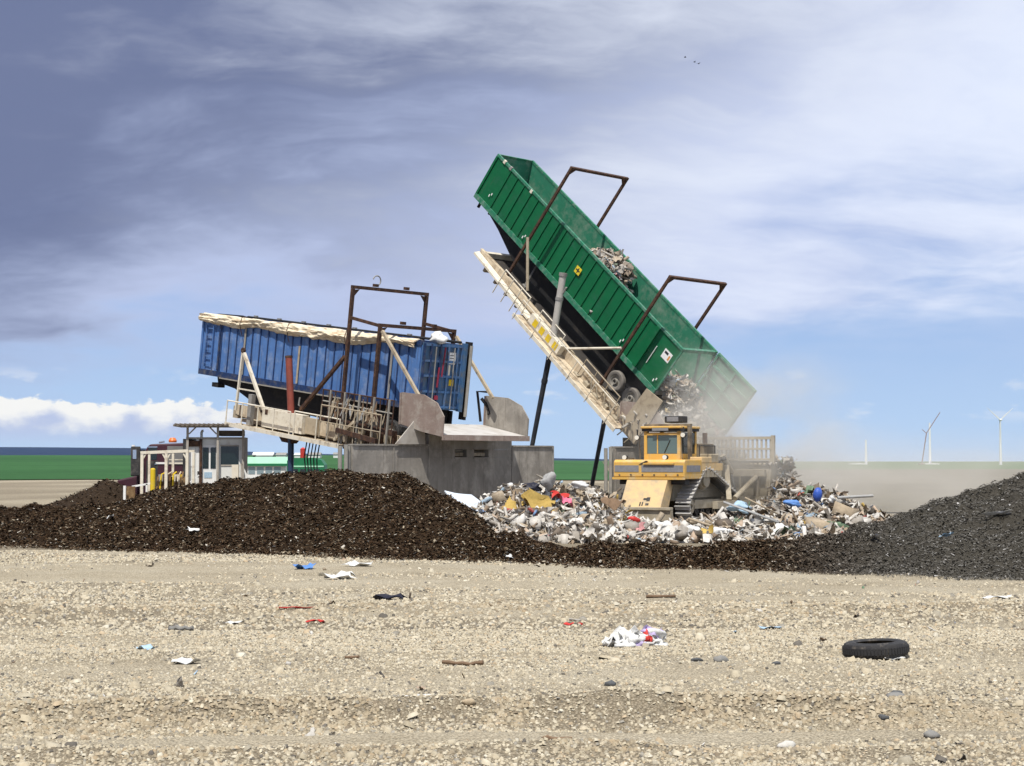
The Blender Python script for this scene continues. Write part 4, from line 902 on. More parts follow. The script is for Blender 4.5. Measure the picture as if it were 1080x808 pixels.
# load sliding in the green trailer, in trailer coordinates
g = np.random.default_rng(31); pts = []
for k in range(1500):
    l = g.uniform(7.3, 10.9); t_ = (l - 7.3) / 3.6; pts.append((l, g.uniform(.4, 2.2), .4 + g.random() ** .7 * (2.25 * min(1, 4 * t_, 3.2 * (1.02 - t_)))))
for k in range(1500):
    l = g.uniform(15.6, 17.8); pts.append((l, g.uniform(.42, 2.2), .40 + g.random() * (l - 15.4) * .5 + (-(l - 16.2) * .9 if l > 16.2 else 0)))
v, f_, c = waste_pieces(np.array(pts), 32, .10, .55, (.42, .37, .31, .4))
o = np_mesh('trailer_load', v, f_, 'waste_cols', c, smooth=True); o.matrix_world = G_M; tag(o, 'tangled dusty waste inside the tipped green trailer', 'waste', kind='stuff')
g = np.random.default_rng(33); pts = []
OG = Vector((6.27, 76.16, 0))
for k in range(4200):
    u_, w_ = g.uniform(-.6, 3.0), g.uniform(-.7, 3.5); top = 5.85 - abs(w_ - 1.9) * .35 - max(0, u_ - .4) * .85; lo = 4.4 if u_ < 1.85 else .8
    p = OG + UV * u_ + WV * w_; z = lo + (top - lo) * g.random() ** .6
    if z > lo - .1: pts.append((p.x, p.y, z))
v, f_, c = waste_pieces(np.array(pts), 34, .10, .85, (.42, .39, .34, .6))
tag(np_mesh('falling_waste', v, f_, 'waste_cols', c, smooth=True), 'dusty waste tumbling off the apron behind the bulldozer', 'waste', kind='stuff')
# pieces that can be told apart
def piece(name, V, Fc, m_, px, py, Yd, lb, cat, rot=(0, 0, 0), smooth=False):
    p = at(px, py, Yd); o = np_mesh(name, V, Fc, m_, smooth=smooth); h = float(heap(np.array(p.x), np.array(p.y)))
    o.location = (p.x, p.y, max(p.z, h * .9)); o.rotation_euler = rot; return tag(o, lb, cat, 'bulky pieces in the waste heap')
def cub(a, b, c_, j=.06, seed=1):
    g = np.random.default_rng(seed); V = np.array([(x * a / 2, y * b / 2, z * c_ / 2) for x in (-1, 1) for y in (-1, 1) for z in (-1, 1)]); V = V + (g.random(V.shape) - .5) * min(a, b, c_) * j * 4
    return V, np.array([(0,1,3,2),(4,6,7,5),(0,4,5,1),(2,3,7,6),(0,2,6,4),(1,5,7,3)])
mat_flat('foam_yellow', (.48, .33, .09)); mat_flat('board_white', (.66, .72, .80), .6); mat_flat('jug_blue', (.05, .12, .50), .35)
piece('foam_slab', *crumple_sheet(1.25, .75, 601, .25, 6, 5, .12), 'foam_yellow', 566, 530, 62.0, 'mustard yellow foam slab standing in the left waste heap', 'foam', (1.0, .5, .4))
piece('foam_slab', *crumple_sheet(.95, .6, 602, .3, 6, 5, .12), 'foam_yellow', 540, 536, 61.5, 'smaller ochre foam slab lying left of the standing one', 'foam', (.6, -.3, 1.2))
piece('white_board', *crumple_sheet(1.5, 1.0, 603, .06, 5, 5, .03), 'board_white', 491, 530, 60.5, 'pale blue white board leaning at the left end of the heap', 'board', (.55, .35, .3))
piece('water_jug', *lump(.24, 604, .12, 2, (.8, .8, 1.35)), 'jug_blue', 862, 522, 66.5, 'bright blue plastic drum in the right waste heap', 'drum', (.1, .1, 0), True)
piece('blue_bag', *lump(.36, 605, .5, 2, (1.3, .8, .5)), 'scrap_pale_blue', 781, 536, 61.8, 'light blue bag lying in front of the dozer blade', 'bag', (.2, .1, .3))
piece('blue_bag', *lump(.26, 606, .5, 2, (1.2, .8, .5)), 'scrap_blue', 836, 531, 64.5, 'small royal blue bag right of the dozer blade', 'bag')
piece('grey_bag', *lump(.27, 607, .45, 2, (1, .7, 1.1)), 'scrap_grey', 577, 509, 64.0, 'big grey bin bag on top of the left heap', 'bag', (.1, .2, .5))
piece('grey_bag', *lump(.28, 608, .5, 2, (1.2, .8, .7)), 'scrap_black', 561, 514, 64.0, 'dark bin bag beside the big grey bag', 'bag')
piece('white_bag', *lump(.28, 609, .55, 2, (1.3, .9, .6)), 'scrap_white', 612, 512, 64.5, 'white bag at the right top of the left heap', 'bag')
piece('red_rag', *crumple_sheet(.7, .45, 610, .5), 'scrap_red', 590, 522, 63.0, 'red rag high on the left waste heap', 'rag', (.5, .2, .4))
piece('pink_rag', *crumple_sheet(.55, .4, 611, .5), 'scrap_pink', 597, 528, 62.5, 'pink cloth just under the red rag', 'rag', (.6, .1, .9))
piece('red_tub', *lump(.19, 612, .3, 2, (1, .8, .9)), 'scrap_red', 578, 543, 60.5, 'small red tub low in the left waste heap', 'tub')
piece('red_tub', *lump(.20, 613, .3, 2, (1.2, .8, .6)), 'scrap_red', 668, 548, 60.3, 'red bundle in front of the dozer bar', 'tub')
piece('cardboard_box', *cub(1.1, .8, .5, .05, 614), 'scrap_tan', 866, 556, 61.5, 'flattened tan cardboard box low in the right heap', 'box', (.15, .1, .2))
piece('cardboard_box', *cub(.8, .6, .7, .06, 615), 'scrap_tan', 891, 543, 63.5, 'tan cardboard box on the right end of the heap', 'box', (.3, .2, .7))
piece('cardboard_box', *crumple_sheet(.8, .55, 616, .6), 'scrap_brown', 648, 530, 62.5, 'brown crushed carton left of the bulldozer', 'box', (.3, -.2, .6))
piece('plank', *cub(2.2, .16, .05, .02, 617), 'scrap_grey', 792, 540, 61.0, 'long weathered plank sloping down before the dozer', 'plank', (.2, .35, -.25))
piece('plank', *cub(1.7, .12, .06, .02, 618), 'scrap_tan', 806, 535, 62.0, 'short tan plank crossing behind the long plank', 'plank', (.1, .45, .2))
piece('plank', *cub(1.4, .12, .08, .02, 619), 'scrap_tan', 745, 553, 59.8, 'pinkish board lying across the heap centre', 'plank', (.1, .3, -.3))
piece('pipe', *(lambda m_: (np.array([tuple(p) for p in m_.v]), np.array([f for f in m_.f if len(f) == 4])))(tube([(-.75, 0, 0), (.75, 0, .08)], .06, n=10)), 'scrap_grey', 902, 525, 66.0, 'pale pipe sticking out of the right heap', 'pipe', (0, 0, .1))
for k, (px, py, Yd, sz, lb) in enumerate([(640, 560, 59.2, .42, 'white bag at the foot of the heap left of the dozer bar'), (700, 556, 59.6, .48, 'bulging white bag in front of the dozer centre'), (728, 560, 59.2, .40, 'crumpled white bag right of the dozer centre'), (756, 562, 59.0, .42, 'white bag below the blue bag at the heap foot'), (822, 558, 60.5, .42, 'white bag beside the tan board at the right foot'), (520, 556, 59.8, .36, 'white bag near the compost slope at heap left'), (601, 556, 59.6, .36, 'pale bag at the left foot under the red tub'), (877, 527, 66.0, .26, 'small white bag above the cardboard boxes'), (535, 515, 63.8, .42, 'off white sheet bundle near the discharge wall')]):
    piece('white_bag', *lump(sz * .68, 640 + k, .6, 2, (1.3, .8, .65)), 'scrap_white', px, py, Yd, lb, 'bag', (.1, .2, k))
# tangled bundle right of the blade
bb = at(827, 505, 71.5); V_, F_, C_ = waste_pieces(np.stack([g.normal(bb.x, .36, 150), g.normal(bb.y, .3, 150), g.uniform(1.2, 2.95, 150)], -1), 71, .18, .6, (.30, .27, .22, .4))
tag(np_mesh('wire_tangle', V_, F_, 'waste_cols', C_), 'upright tangled bundle of debris right of the dozer blade', 'debris')

# ------------------------------------------------------------------ bulldozer, seen from behind, heading away to the right
DP = at(689, 545, 66.5); DZ = .52
dz = empty('bulldozer', Tm((DP.x, DP.y, DZ), -R(31)) @ Matrix.Diagonal((1.06, 1.12, .97, 1)), 'dusty yellow crawler bulldozer seen from behind, pushing into the waste', 'bulldozer')
def track(xc):
    path = []; ctr = [((.55, .52), .46), ((4.25, .52), .46), ((1.75, 1.62), .50)]       # rear idler, front idler, high sprocket (y, z), radius
    def tang(a, ra, b, rb):                                                               # outer tangent, walking anticlockwise
        ax, az_ = a; bx, bz = b; d = math.hypot(bx - ax, bz - az_); th = math.atan2(bz - az_, bx - ax); off_ = math.asin((ra - rb) / d) if abs(ra - rb) < d else 0
        n = th - math.pi / 2 + off_; return (ax + ra * math.cos(n), az_ + ra * math.sin(n)), (bx + rb * math.cos(n), bz + rb * math.sin(n)), n
    seg = [tang(ctr[k][0], ctr[k][1], ctr[(k+1) % 3][0], ctr[(k+1) % 3][1]) for k in range(3)]
    for k in range(3):
        p, q, n = seg[k]; n2 = seg[(k+1) % 3][2]; c_, r_ = ctr[(k+1) % 3]
        m_ = max(2, int(math.dist(p, q) / .22)); path += [(p[0] + (q[0]-p[0]) * j / m_, p[1] + (q[1]-p[1]) * j / m_) for j in range(m_)]
        while n2 < n: n2 += 2 * math.pi
        m_ = max(2, int((n2 - n) * r_ / .22)); path += [(c_[0] + r_ * math.cos(n + (n2-n) * j / m_), c_[1] + r_ * math.sin(n + (n2-n) * j / m_)) for j in range(m_)]
    N_ = len(path)
    band = MB(); V = []
    for (y, z) in path: V += [(xc - .2, y, z), (xc + .2, y, z)]
    cy_, cz_ = 2.1, .85
    for (y, z) in path:
        d = math.hypot(y - cy_, z - cz_); V += [(xc - .2, y + (cy_ - y) / d * .09, z + (cz_ - z) / d * .09), (xc + .2, y + (cy_ - y) / d * .09, z + (cz_ - z) / d * .09)]
    Fc = []
    for k in range(N_):
        a, b = 2*k, 2*((k+1) % N_); Fc += [(a, a+1, b+1, b), (2*N_+b, 2*N_+b+1, 2*N_+a+1, 2*N_+a), (a, b, 2*N_+b, 2*N_+a), (a+1, 2*N_+a+1, 2*N_+b+1, b+1)]
    tr = build('track', band.add(V, Fc), 'track_dark', dz)
    sh = None
    for k in range(N_):
        y0, z0 = path[k]; y1, z1 = path[(k+1) % N_]; a = math.atan2(z1 - z0, y1 - y0)
        if sh is None:
            sh = build('track_shoe', MB().box(-.32, .32, -.095, .095, -.05, -.005).box(-.32, .32, -.09, -.05, -.125, -.051), 'track_steel', tr); sh.location = (xc, (y0+y1)/2, (z0+z1)/2); sh.rotation_euler = (a, 0, 0)
        else: rep(sh, (xc, (y0+y1)/2, (z0+z1)/2), (a, 0, 0))
    for (c_, r_) in ctr: build('idler' if r_ < .5 else 'sprocket', MB().lathe([(.1, -.14), (r_ - .14, -.12), (r_ - .10, -.06), (r_ - .10, .06), (r_ - .14, .12), (.1, .14)], (xc, c_[0], c_[1]), 'x', 24), 'dozer_dust', tr, smooth=True)
    build('roller_frame', B(xc - .16, xc + .16, .8, 4.0, .42, .78), 'dozer_dust', tr)
    for k in range(6): build('roller', MB().lathe([(.05, -.15), (.15, -.15), (.15, .15), (.05, .15)], (xc, 1.0 + k * .5, .30), 'x', 14), 'track_dark', tr)
    build('final_drive', MB().lathe([(.02, -.26), (.30, -.22), (.34, .0), (.30, .22), (.02, .26)], (xc, 1.75, 1.62), 'x', 20), 'dozer_dust', tr, smooth=True)
track(-1.22); track(1.22)
build('hull', MB().prism([(-.75, .2, .75), (-.75, 4.6, .75), (-.75, 4.6, 1.85), (-.75, .2, 1.85)], (1.5, 0, 0)), 'dozer_dust', dz)
tk = build('fuel_tank', MB().prism([(-1.52, -.28, 2.50), (-1.52, -.38, 2.40), (-1.52, -.38, 1.78), (-1.52, -.28, 1.68), (-1.52, 1.15, 1.68), (-1.52, 1.15, 2.50)], (3.04, 0, 0)), 'dozer_yellow', dz, bevel=.03)
build('grey_band', MB().box(-1.47, -.42, -.392, -.383, 1.98, 2.26).box(-.30, 1.47, -.392, -.383, 1.98, 2.26), 'grille_grey', tk)
build('grey_band', B(1.523, 1.532, -.2, 1.0, 1.98, 2.26), 'grille_grey', tk)
build('tank_brace', MB().prism([(-.41, -.40, 2.30), (-.31, -.40, 2.30), (.0, -.40, 2.44), (-.1, -.40, 2.46)], (0, .018, 0)), 'dozer_black', tk)
build('step', B(-.2, 1.1, -.45, -.385, 2.30, 2.36), 'dozer_yellow', tk)
build('tank_lip', B(-1.56, 1.56, -.42, -.386, 1.66, 1.76), 'dozer_yellow', tk)
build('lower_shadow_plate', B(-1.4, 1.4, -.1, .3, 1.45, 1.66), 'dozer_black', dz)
gp_ = MB().prism([(-.92, -.40, 1.66), (-.92, -1.02, .50), (-.92, -.3, .50), (-.92, .15, 1.66)], (1.74, 0, 0))
gd = build('rear_guard', gp_, 'dozer_tan', dz, bevel=.02)
def on_guard(x, t_): return (x, -.40 - .62 * t_, 1.66 - 1.16 * t_)
for x0, x1, t0, t1 in ((-.10, -.05, .80, .93), (.0, .05, .80, .93), (.02, .18, .66, .72), (.16, .30, .63, .76), (.15, .29, .84, .91)):
    q = [Vector(on_guard(x0, t0)), Vector(on_guard(x1, t0)), Vector(on_guard(x1, t1)), Vector(on_guard(x0, t1))]; q = [p + Vector((0, -.006, -.003)) for p in q]
    build('mark', MB().prism(q, (0, -.012, -.006)), 'dozer_black', gd)
build('striker_bar', B(-1.62, 1.30, -1.18, -.90, .40, .52), 'dozer_dust', dz, bevel=.015); build('striker_bar', B(-1.62, 1.30, -1.10, -.92, -.05, .397), 'dozer_dust', dz)
cab = build('cab', MB().box(-.78, .78, .75, 2.25, 2.50, 2.75), 'dozer_yellow', dz)
for x in (-.78, .66):
    for y in (.75, 2.13): build('cab_pillar', B(x, x + .12, y, y + .12, 2.753, 3.72), 'dozer_yellow', cab)
build('cab_roof', B(-.88, .88, .62, 2.4, 3.84, 3.94), 'dozer_yellow', cab, bevel=.03); build('roof_frame', B(-.84, .84, .68, 2.35, 3.723, 3.837), 'dozer_black', cab)
build('roof_vent', B(-.35, .35, .60, .617, 3.74, 3.86), 'grille_grey', cab)
build('rear_window', B(-.655, .655, .79, .82, 2.76, 3.55), 'glass_teal', cab, label='teal tinted rear cab window')
build('window_header', B(-.655, .655, .74, .789, 3.553, 3.66), 'dozer_yellow', cab); build('window_bar', B(-.22, -.18, .765, .787, 2.76, 3.55), 'dozer_yellow', cab)
for x in (-.755, .725): build('side_window', B(x, x + .03, .88, 2.12, 2.76, 3.66), 'glass_dark', cab)
build('front_window', B(-.655, .655, 2.18, 2.21, 2.76, 3.66), 'glass_dark', cab)
build('seat', MB().box(-.3, .3, 1.2, 1.8, 2.755, 3.0).box(-.26, .26, 1.15, 1.3, 3.003, 3.45), 'dozer_black', cab)
build('rops_frame', MB().box(-1.0, -.885, 1.2, 1.38, 2.505, 3.94).box(.885, 1.0, 1.2, 1.38, 2.505, 3.94).box(-1.0, 1.0, 1.19, 1.39, 3.943, 4.04), 'dozer_soot', dz)
ac = build('air_conditioner', B(-.32, .42, 1.6, 2.2, 4.105, 4.40), 'dozer_black', dz, bevel=.04)
build('fan_guard', B(-.2, .3, 1.58, 1.597, 4.16, 4.36), 'grille_grey', ac)
for x, y, z in ((-1.0, .60, 3.45), (1.0, .60, 3.55), (-1.12, -.2, 2.60), (.62, -.2, 2.60)):
    la = build('work_lamp', MB().lathe([(.03, -.04), (.10, -.04), (.115, .0), (.10, .10), (.03, .14)], (x, y, z), 'y', 14), 'dozer_black', dz)
    build('lens', MB().lathe([(.0, -.052), (.095, -.052), (.095, -.041), (.0, -.041)], (x, y, z), 'y', 14), 'lamp_glass', la)
    build('bracket', B(x - .02, x + .02, y, y + .04, z - .22 if z < 3 else z, z - .09 if z < 3 else z + .35), 'dozer_black', la)
build('fender', B(.86, 1.5, 1.17, 3.1, 2.03, 2.35), 'dozer_tan', dz); build('fender', B(-1.5, -.86, 1.17, 2.9, 2.05, 2.35), 'dozer_tan', dz)
hd = build('hood', MB().prism([(-.62, 2.4, 1.86), (-.62, 4.75, 1.86), (-.62, 4.75, 2.75), (-.62, 2.4, 3.02)], (1.24, 0, 0)), 'dozer_dust', dz, bevel=.03)
for k in range(4): build('hood_louver', B(.621, .64, 2.7 + k * .45, 3.0 + k * .45, 2.1, 2.6), 'grille_grey', hd)
build('side_plate', B(.77, .86, 1.16, 4.6, .85, 2.32), 'dozer_dust', dz); build('side_plate', B(-.86, -.77, 1.16, 4.6, .85, 2.32), 'dozer_dust', dz)
for k in range(4): build('side_rib', B(.863, .93, 1.3 + .0 * k, 4.4, 1.15 + .28 * k, 1.21 + .28 * k), 'dozer_dust', dz)
build('air_filter', B(.3, 1.05, 2.3, 3.3, 2.6, 3.2), 'dozer_soot', dz, bevel=.05)
for k in range(5): build('side_panel', B(1.503, 1.53, 1.2 + k * .36, 1.5 + k * .36, 1.75, 2.02 + .03 * (k % 2)), 'dozer_dust', dz)
build('battery_box', B(.95, 1.5, 1.2, 2.1, 2.355, 2.62), 'dozer_tan', dz, bevel=.03); build('oil_tank', B(.9, 1.45, 2.15, 2.85, 2.355, 2.75), 'dozer_dust', dz, bevel=.04)
for k in range(4): build('hose', tube([(.9 + .08 * k, 3.0, 2.0), (1.0 + .08 * k, 3.5, 2.35 + .05 * k), (.95 + .06 * k, 4.2, 2.5), (.85, 4.8, 2.6)], .035, n=6), 'dozer_black', dz)
for x in (-.9, .92): build('grab_bar', tube([(x, .66, 2.52), (x, .60, 3.4), (x, .68, 3.7)], .022, n=6), 'dozer_soot', dz)
build('wiper', tube([(.1, .77, 2.8), (.35, .765, 3.35)], .014, n=5), 'dozer_black', cab); build('sun_visor', B(-.62, .62, .83, .86, 3.38, 3.54), 'dozer_soot', cab)
for k in range(3): build('rear_hose', tube([(-.5 + .5 * k, -.3, 1.62), (-.45 + .5 * k, -.25, 1.35), (-.3 + .45 * k, .1, 1.1)], .035, n=6), 'dozer_black', dz)
for k in range(6): build('bolt', MB().lathe([(0, -.03), (.035, -.03), (.035, 0), (0, 0)], (-1.25 + k * .5, -.39, 1.86), 'y', 8), 'dozer_soot', tk)
build('filler_cap', MB().lathe([(0, 0), (.11, 0), (.11, .07), (0, .08)], (-1.1, .3, 2.505), 'z', 12), 'dozer_soot', tk)
build('handrail', tube([(1.35, 1.3, 2.36), (1.35, 1.3, 3.1), (1.35, 2.7, 3.1), (1.35, 2.7, 2.36)], .025, n=6), 'dozer_black', dz)
build('exhaust_stack', MB().tube([(.35, 3.9, 2.8), (.35, 3.9, 3.7)], .10, 12), 'rust', dz); build('pre_cleaner', MB().lathe([(.02, 0), (.2, .02), (.22, .2), (.12, .34), (.02, .34)], (-.2, 3.6, 3.1), 'z', 16), 'dozer_dust', dz, smooth=True)
for x in (-1.0, 1.0):
    lc = build('lift_cylinder', tube([(x * .75, 4.7, 2.7), (x * .9, 5.25, 1.9)], .13, n=12), 'dozer_dust', dz); build('rod', tube([(x * .9, 5.2, 1.95), (x * .95, 5.55, 1.0)], .06, n=10), 'chrome', lc)
    build('push_arm', beam((x * 1.72, 1.9, .55), (x * 1.85, 5.7, .55), .22, .32), 'dozer_dust', dz)
    build('tilt_brace', tube([(x * 1.78, 3.6, .8), (x * 1.8, 5.75, 1.75)], .11, n=10), 'dozer_dust', dz)
    build('arm_post', beam((x * 1.72, 3.2, .7), (x * 1.0, 4.55, 2.2), .2), 'dozer_dust', dz)
bl = []
for k in range(9):
    a = -0.55 + 1.1 * k / 8; bl.append((0, 5.95 + 1.9 * (1 - math.cos(a)) * .9, .15 + 2.3 * (k / 8)))
blade = build('blade', MB().prism([(-2.35, y, z) for _, y, z in bl] + [(-2.35, y - .10, z) for _, y, z in reversed(bl)], (4.7, 0, 0)), 'dozer_dust', dz)
for x in (-2.42, 2.353): build('end_bit', MB().prism([(x, 5.55, .0), (x, 6.55, .0), (x, 6.45, 2.5), (x, 5.8, 2.5)], (.07, 0, 0)), 'dozer_dust', blade)
build('back_frame', MB().box(-2.2, 2.2, 5.62, 5.84, .5, .85).box(-2.2, 2.2, 5.62, 5.84, 1.75, 2.05), 'dozer_dust', blade)
for k in range(6): build('stiffener', B(-1.95 + k * .75, -1.85 + k * .75, 5.66, 5.84, .86, 1.74), 'dozer_dust', blade)
rk = build('trash_rack', MB().box(-2.42, 2.42, 5.80, 5.92, 3.42, 3.55).box(-2.42, 2.42, 5.80, 5.92, 2.95, 3.03).box(-2.42, 2.42, 5.80, 5.92, 2.46, 2.56), 'dozer_dust', blade)
rb = None
for k in range(25):
    x = -2.38 + 4.76 * k / 24
    if rb is None: rb = build('rack_bar', B(-.035, .035, 5.83, 5.89, 2.563, 3.417), 'dozer_dust', rk); rb.location = (x, 0, 0)
    else: rep(rb, (x, 0, 0))
build('rack_post', B(2.425, 2.56, 5.78, 5.94, 2.3, 3.6), 'dozer_dust', rk)

# ------------------------------------------------------------------ control booth
BO = at(197, 515, 74.0); bt0 = Vector((BO.x, BO.y, 0)); s_b = 74.0 / F_PX
def bx(px): return (px - 197) * s_b
def bz(py): return CAM_H + (Y0 - py) * s_b
bo = empty('control_booth', Tm(bt0, R(4)), 'small white control booth with a flat canopy roof beside the blue tipper', 'booth')
zf = 1.35
build('platform', B(-.1, 2.75, -.1, 2.0, 1.15, zf), 'booth_frame', bo)
for x in (0, 2.5):
    for y in (0, 1.8): build('leg', B(x, x + .12, y, y + .12, 0, 1.147), 'booth_frame', bo)
build('wall', B(bx(197), bx(206), 0, .06, zf, bz(467)), 'booth_white', bo); build('wall', B(bx(206) + .003, bx(229), 0.003, .063, bz(469), bz(463)), 'booth_white', bo)
build('wall', B(bx(229), bx(253), .0, .06, zf, bz(491)), 'booth_white', bo); build('wall', B(bx(229), bx(232), .0, .06, bz(491) + .003, bz(463)), 'booth_white', bo); build('wall', B(bx(251), bx(255), 0, .06, bz(491) + .003, bz(463)), 'booth_white', bo)
build('wall', B(bx(232) + .003, bx(251) - .003, .0, .06, bz(470) + .003, bz(463)), 'booth_white', bo)
build('side_wall', B(bx(255) - .003, bx(255) + .06, -.002, 1.8, zf, bz(463)), 'booth_frame', bo); build('side_wall', B(bx(197) - .06, bx(197) - .003, 0, 1.8, zf, bz(463)), 'booth_white', bo); build('rear_wall', B(bx(197), bx(255) - .01, 1.75, 1.8, zf, bz(463)), 'booth_white', bo)
dr = build('door', B(bx(206) + .01, bx(229) - .01, .01, .06, zf, bz(469) - .005), 'white_paint', bo)
for a, b in ((213.5, 219.5), (221.5, 227)): build('pane', B(bx(a), bx(b), -.012, .006, bz(494), bz(472)), 'glass_dark', dr)
build('notice', B(bx(215), bx(223), -.006, .006, bz(504), bz(498)), 'scrap_pale_blue', dr); build('handle', B(bx(208), bx(209.5), -.05, .008, bz(501), bz(497)), 'dozer_black', dr)
wn = build('window', B(bx(232) + .003, bx(251) - .003, .02, .045, bz(491) + .003, bz(470)), 'glass_dark', bo); build('reflection_panel', B(bx(242), bx(249.5), .25, .28, bz(489), bz(481)), 'mid_green', wn)
build('frame', MB().box(bx(232), bx(251), -.03, -.003, bz(491) - .02, bz(491) + .04).box(bx(232), bx(251), -.03, -.003, bz(470) - .03, bz(470) + .03), 'booth_frame', wn)
build('small_window', B(bx(199), bx(205), -.02, -.003, bz(492), bz(477)), 'sticker_white', bo)
build('flat_ceiling', B(bx(197) - .05, bx(255) + .06, -.05, 1.82, bz(463) + .003, bz(463) + .08), 'booth_frame', bo)
rf = build('roof', B(bx(184), bx(257), -.6, 2.2, bz(450), bz(448)), 'roof_brown', bo)
cr = None
for k in range(15):
    if cr is None: cr = build('roof_corrugation', MB().tube([(0, -.62, 0), (0, 2.22, 0)], .05, 6), 'roof_brown', rf); cr.location = (bx(184) + .1, 0, bz(448) + .005)
    else: rep(cr, (bx(184) + .1 + k * (bx(257) - bx(184) - .2) / 14, 0, bz(448) + .005))
for px in (198, 229.5, 256): build('roof_post', B(bx(px) - .05, bx(px) + .05, -.28, -.18, 0, bz(450) - .003), 'booth_frame', bo)
for px, s_ in ((198, 1), (229.5, -1)): build('knee_brace', beam((bx(px) + s_ * .06, -.23, bz(458)), (bx(px) + s_ * .38, -.23, bz(450.5)), .06), 'booth_frame', bo)
build('vent_pipe', tube([(bx(211), .3, bz(466)), (bx(211), .3, bz(456)), (bx(211.8), .3, bz(454.5)), (bx(213), .3, bz(454.3))], .06, n=8), 'white_paint', bo)
build('drain_pipe', tube([(bx(211.5), -.1, 1.2), (bx(211.5), -.1, bz(463))], .07, n=8), 'rust', bo)
build('roof_unit', B(bx(229), bx(254), .2, 1.5, bz(462) + .1, bz(454)), 'roof_brown', bo); build('sign_board', B(bx(197), bx(211), -.05, -.004, bz(471), bz(465)), 'rust', bo)
build('electrical_box', B(bx(246), bx(253), -1.0, -.7, 0, bz(490)), 'cream_white', bo); build('box_post', B(bx(255), bx(257), -.9, -.8, 0, bz(489)), 'booth_frame', bo); build('ramp_plate', MB().prism([(bx(258), -.6, 0), (bx(263), -.6, 0), (bx(263), -.6, bz(504)), (bx(258), -.6, bz(494))], (0, .05, 0)), 'white_paint', bo)
build('stair_rail', beam((bx(197), -.5, bz(512)), (bx(211), -.5, bz(501)), .05), 'white_paint', bo)
# pipe shelter
SP = at(149, 520, 70.0); s_s = 70.0 / F_PX
def sx(px): return (px - 149) * s_s
def sz(py): return CAM_H + (Y0 - py) * s_s
sh = empty('pipe_shelter', Tm((SP.x, SP.y, 0)), 'open cream pipe frame left of the control booth', 'frame')
build('top_bar', beam((sx(148), 0, sz(477.5)), (sx(198), 0, sz(475.5)), .12), 'cream_white', sh); build('rear_top_bar', beam((sx(148), 1.4, sz(477.5)), (sx(198), 1.4, sz(475.5)), .10), 'cream_white', sh)
for px, py in ((149.5, 478), (175, 477), (197, 476)):
    build('post', B(sx(px) - .06, sx(px) + .06, -.06, .06, 0, sz(py) - .05), 'cream_white', sh); build('post', B(sx(px) - .05, sx(px) + .05, 1.35, 1.45, 0, sz(py) - .05), 'cream_white', sh)
for px, s_ in ((149.5, 1), (175, -1), (175, 1), (197, -1)): build('knee_brace', beam((sx(px + s_ * .8), -.0, sz(484)), (sx(px + s_ * 4), 0, sz(478.5)), .06), 'cream_white', sh)
build('guard_rail', MB().beam((sx(142), -.5, sz(513)), (sx(162), -.5, sz(509.5)), .08).beam((sx(142), -.5, sz(513)), (sx(142), -.5, 0), .08).beam((sx(157.5), -.5, sz(510)), (sx(157.5), -.5, 0), .08), 'white_paint', sh)
def solo(name, mb, m_, lb, cat, grp=None, **k): return tag(build(name, mb, m_, **k), lb, cat, grp)
q = at(161, 520, 69.0); o = empty('bollard', Tm((q.x, q.y, 0)), 'yellow steel bollard in front of the pipe frame', 'bollard')
build('post', tube([(0, 0, 0), (0, 0, 2.52)], .11, n=12), 'hazard_yellow', o); build('cap', MB().lathe([(0, 0), (.112, 0), (.09, .05), (0, .07)], (0, 0, 2.523), 'z', 12), 'hazard_yellow', o)
q = at(131.5, 520, 68.0); o = empty('marker_post', Tm((q.x, q.y, 0)), 'short white marker post left of the pipe frame', 'post'); build('post', B(-.05, .05, -.05, .05, 0, 1.85), 'white_paint', o); build('base', B(-.12, .12, -.12, .12, 0, .05), 'steel_grey', o)
q = at(138, 520, 68.3); o = empty('steel_plate', Tm((q.x, q.y, 0)), 'brown steel plate standing beside the white marker post', 'plate'); build('plate', B(-.18, .18, -.04, .04, 0, 1.82), 'machine_brown', o); build('foot', B(-.2, .2, -.2, .2, 0, .04), 'steel_grey', o)
# hydraulic power unit under the frame
q = at(181, 520, 71.2); hp = empty('hydraulic_power_unit', Tm((q.x, q.y, 0)), 'rusty brown hydraulic power unit with hoses under the pipe frame', 'machine')
build('tank', B(-.6, .2, -.3, .5, .3, 2.2), 'machine_brown', hp); build('motor', MB().lathe([(.02, -.4), (.28, -.4), (.30, .3), (.15, .45), (.02, .45)], (.45, 0, 1.9), 'y', 14), 'machine_brown', hp); build('frame', MB().box(-.75, .7, -.5, .7, .1, .28), 'machine_brown', hp)
for k in range(9): build('hose', tube([(-.6 + .15 * k, -.35, .9 + .1 * (k % 3)), (-.55 + .14 * k, -.55, 1.6), (-.5 + .13 * k, -.4, 2.2 + .1 * (k % 2)), (-.3 + .1 * k, 0, 2.4)], .035, n=6), ['machine_brown', 'hazard_yellow', 'rust', 'cream_paint'][k % 4], hp)
for k in range(3): build('valve_block', B(-.5 + .35 * k, -.3 + .35 * k, -.42, -.3, 2.0, 2.3), ['steel_grey', 'rust', 'cream_white'][k], hp)
build('frame_leg', beam((.75, -.3, 0.2), (.45, -.3, 2.3), .12), 'hazard_yellow', hp)

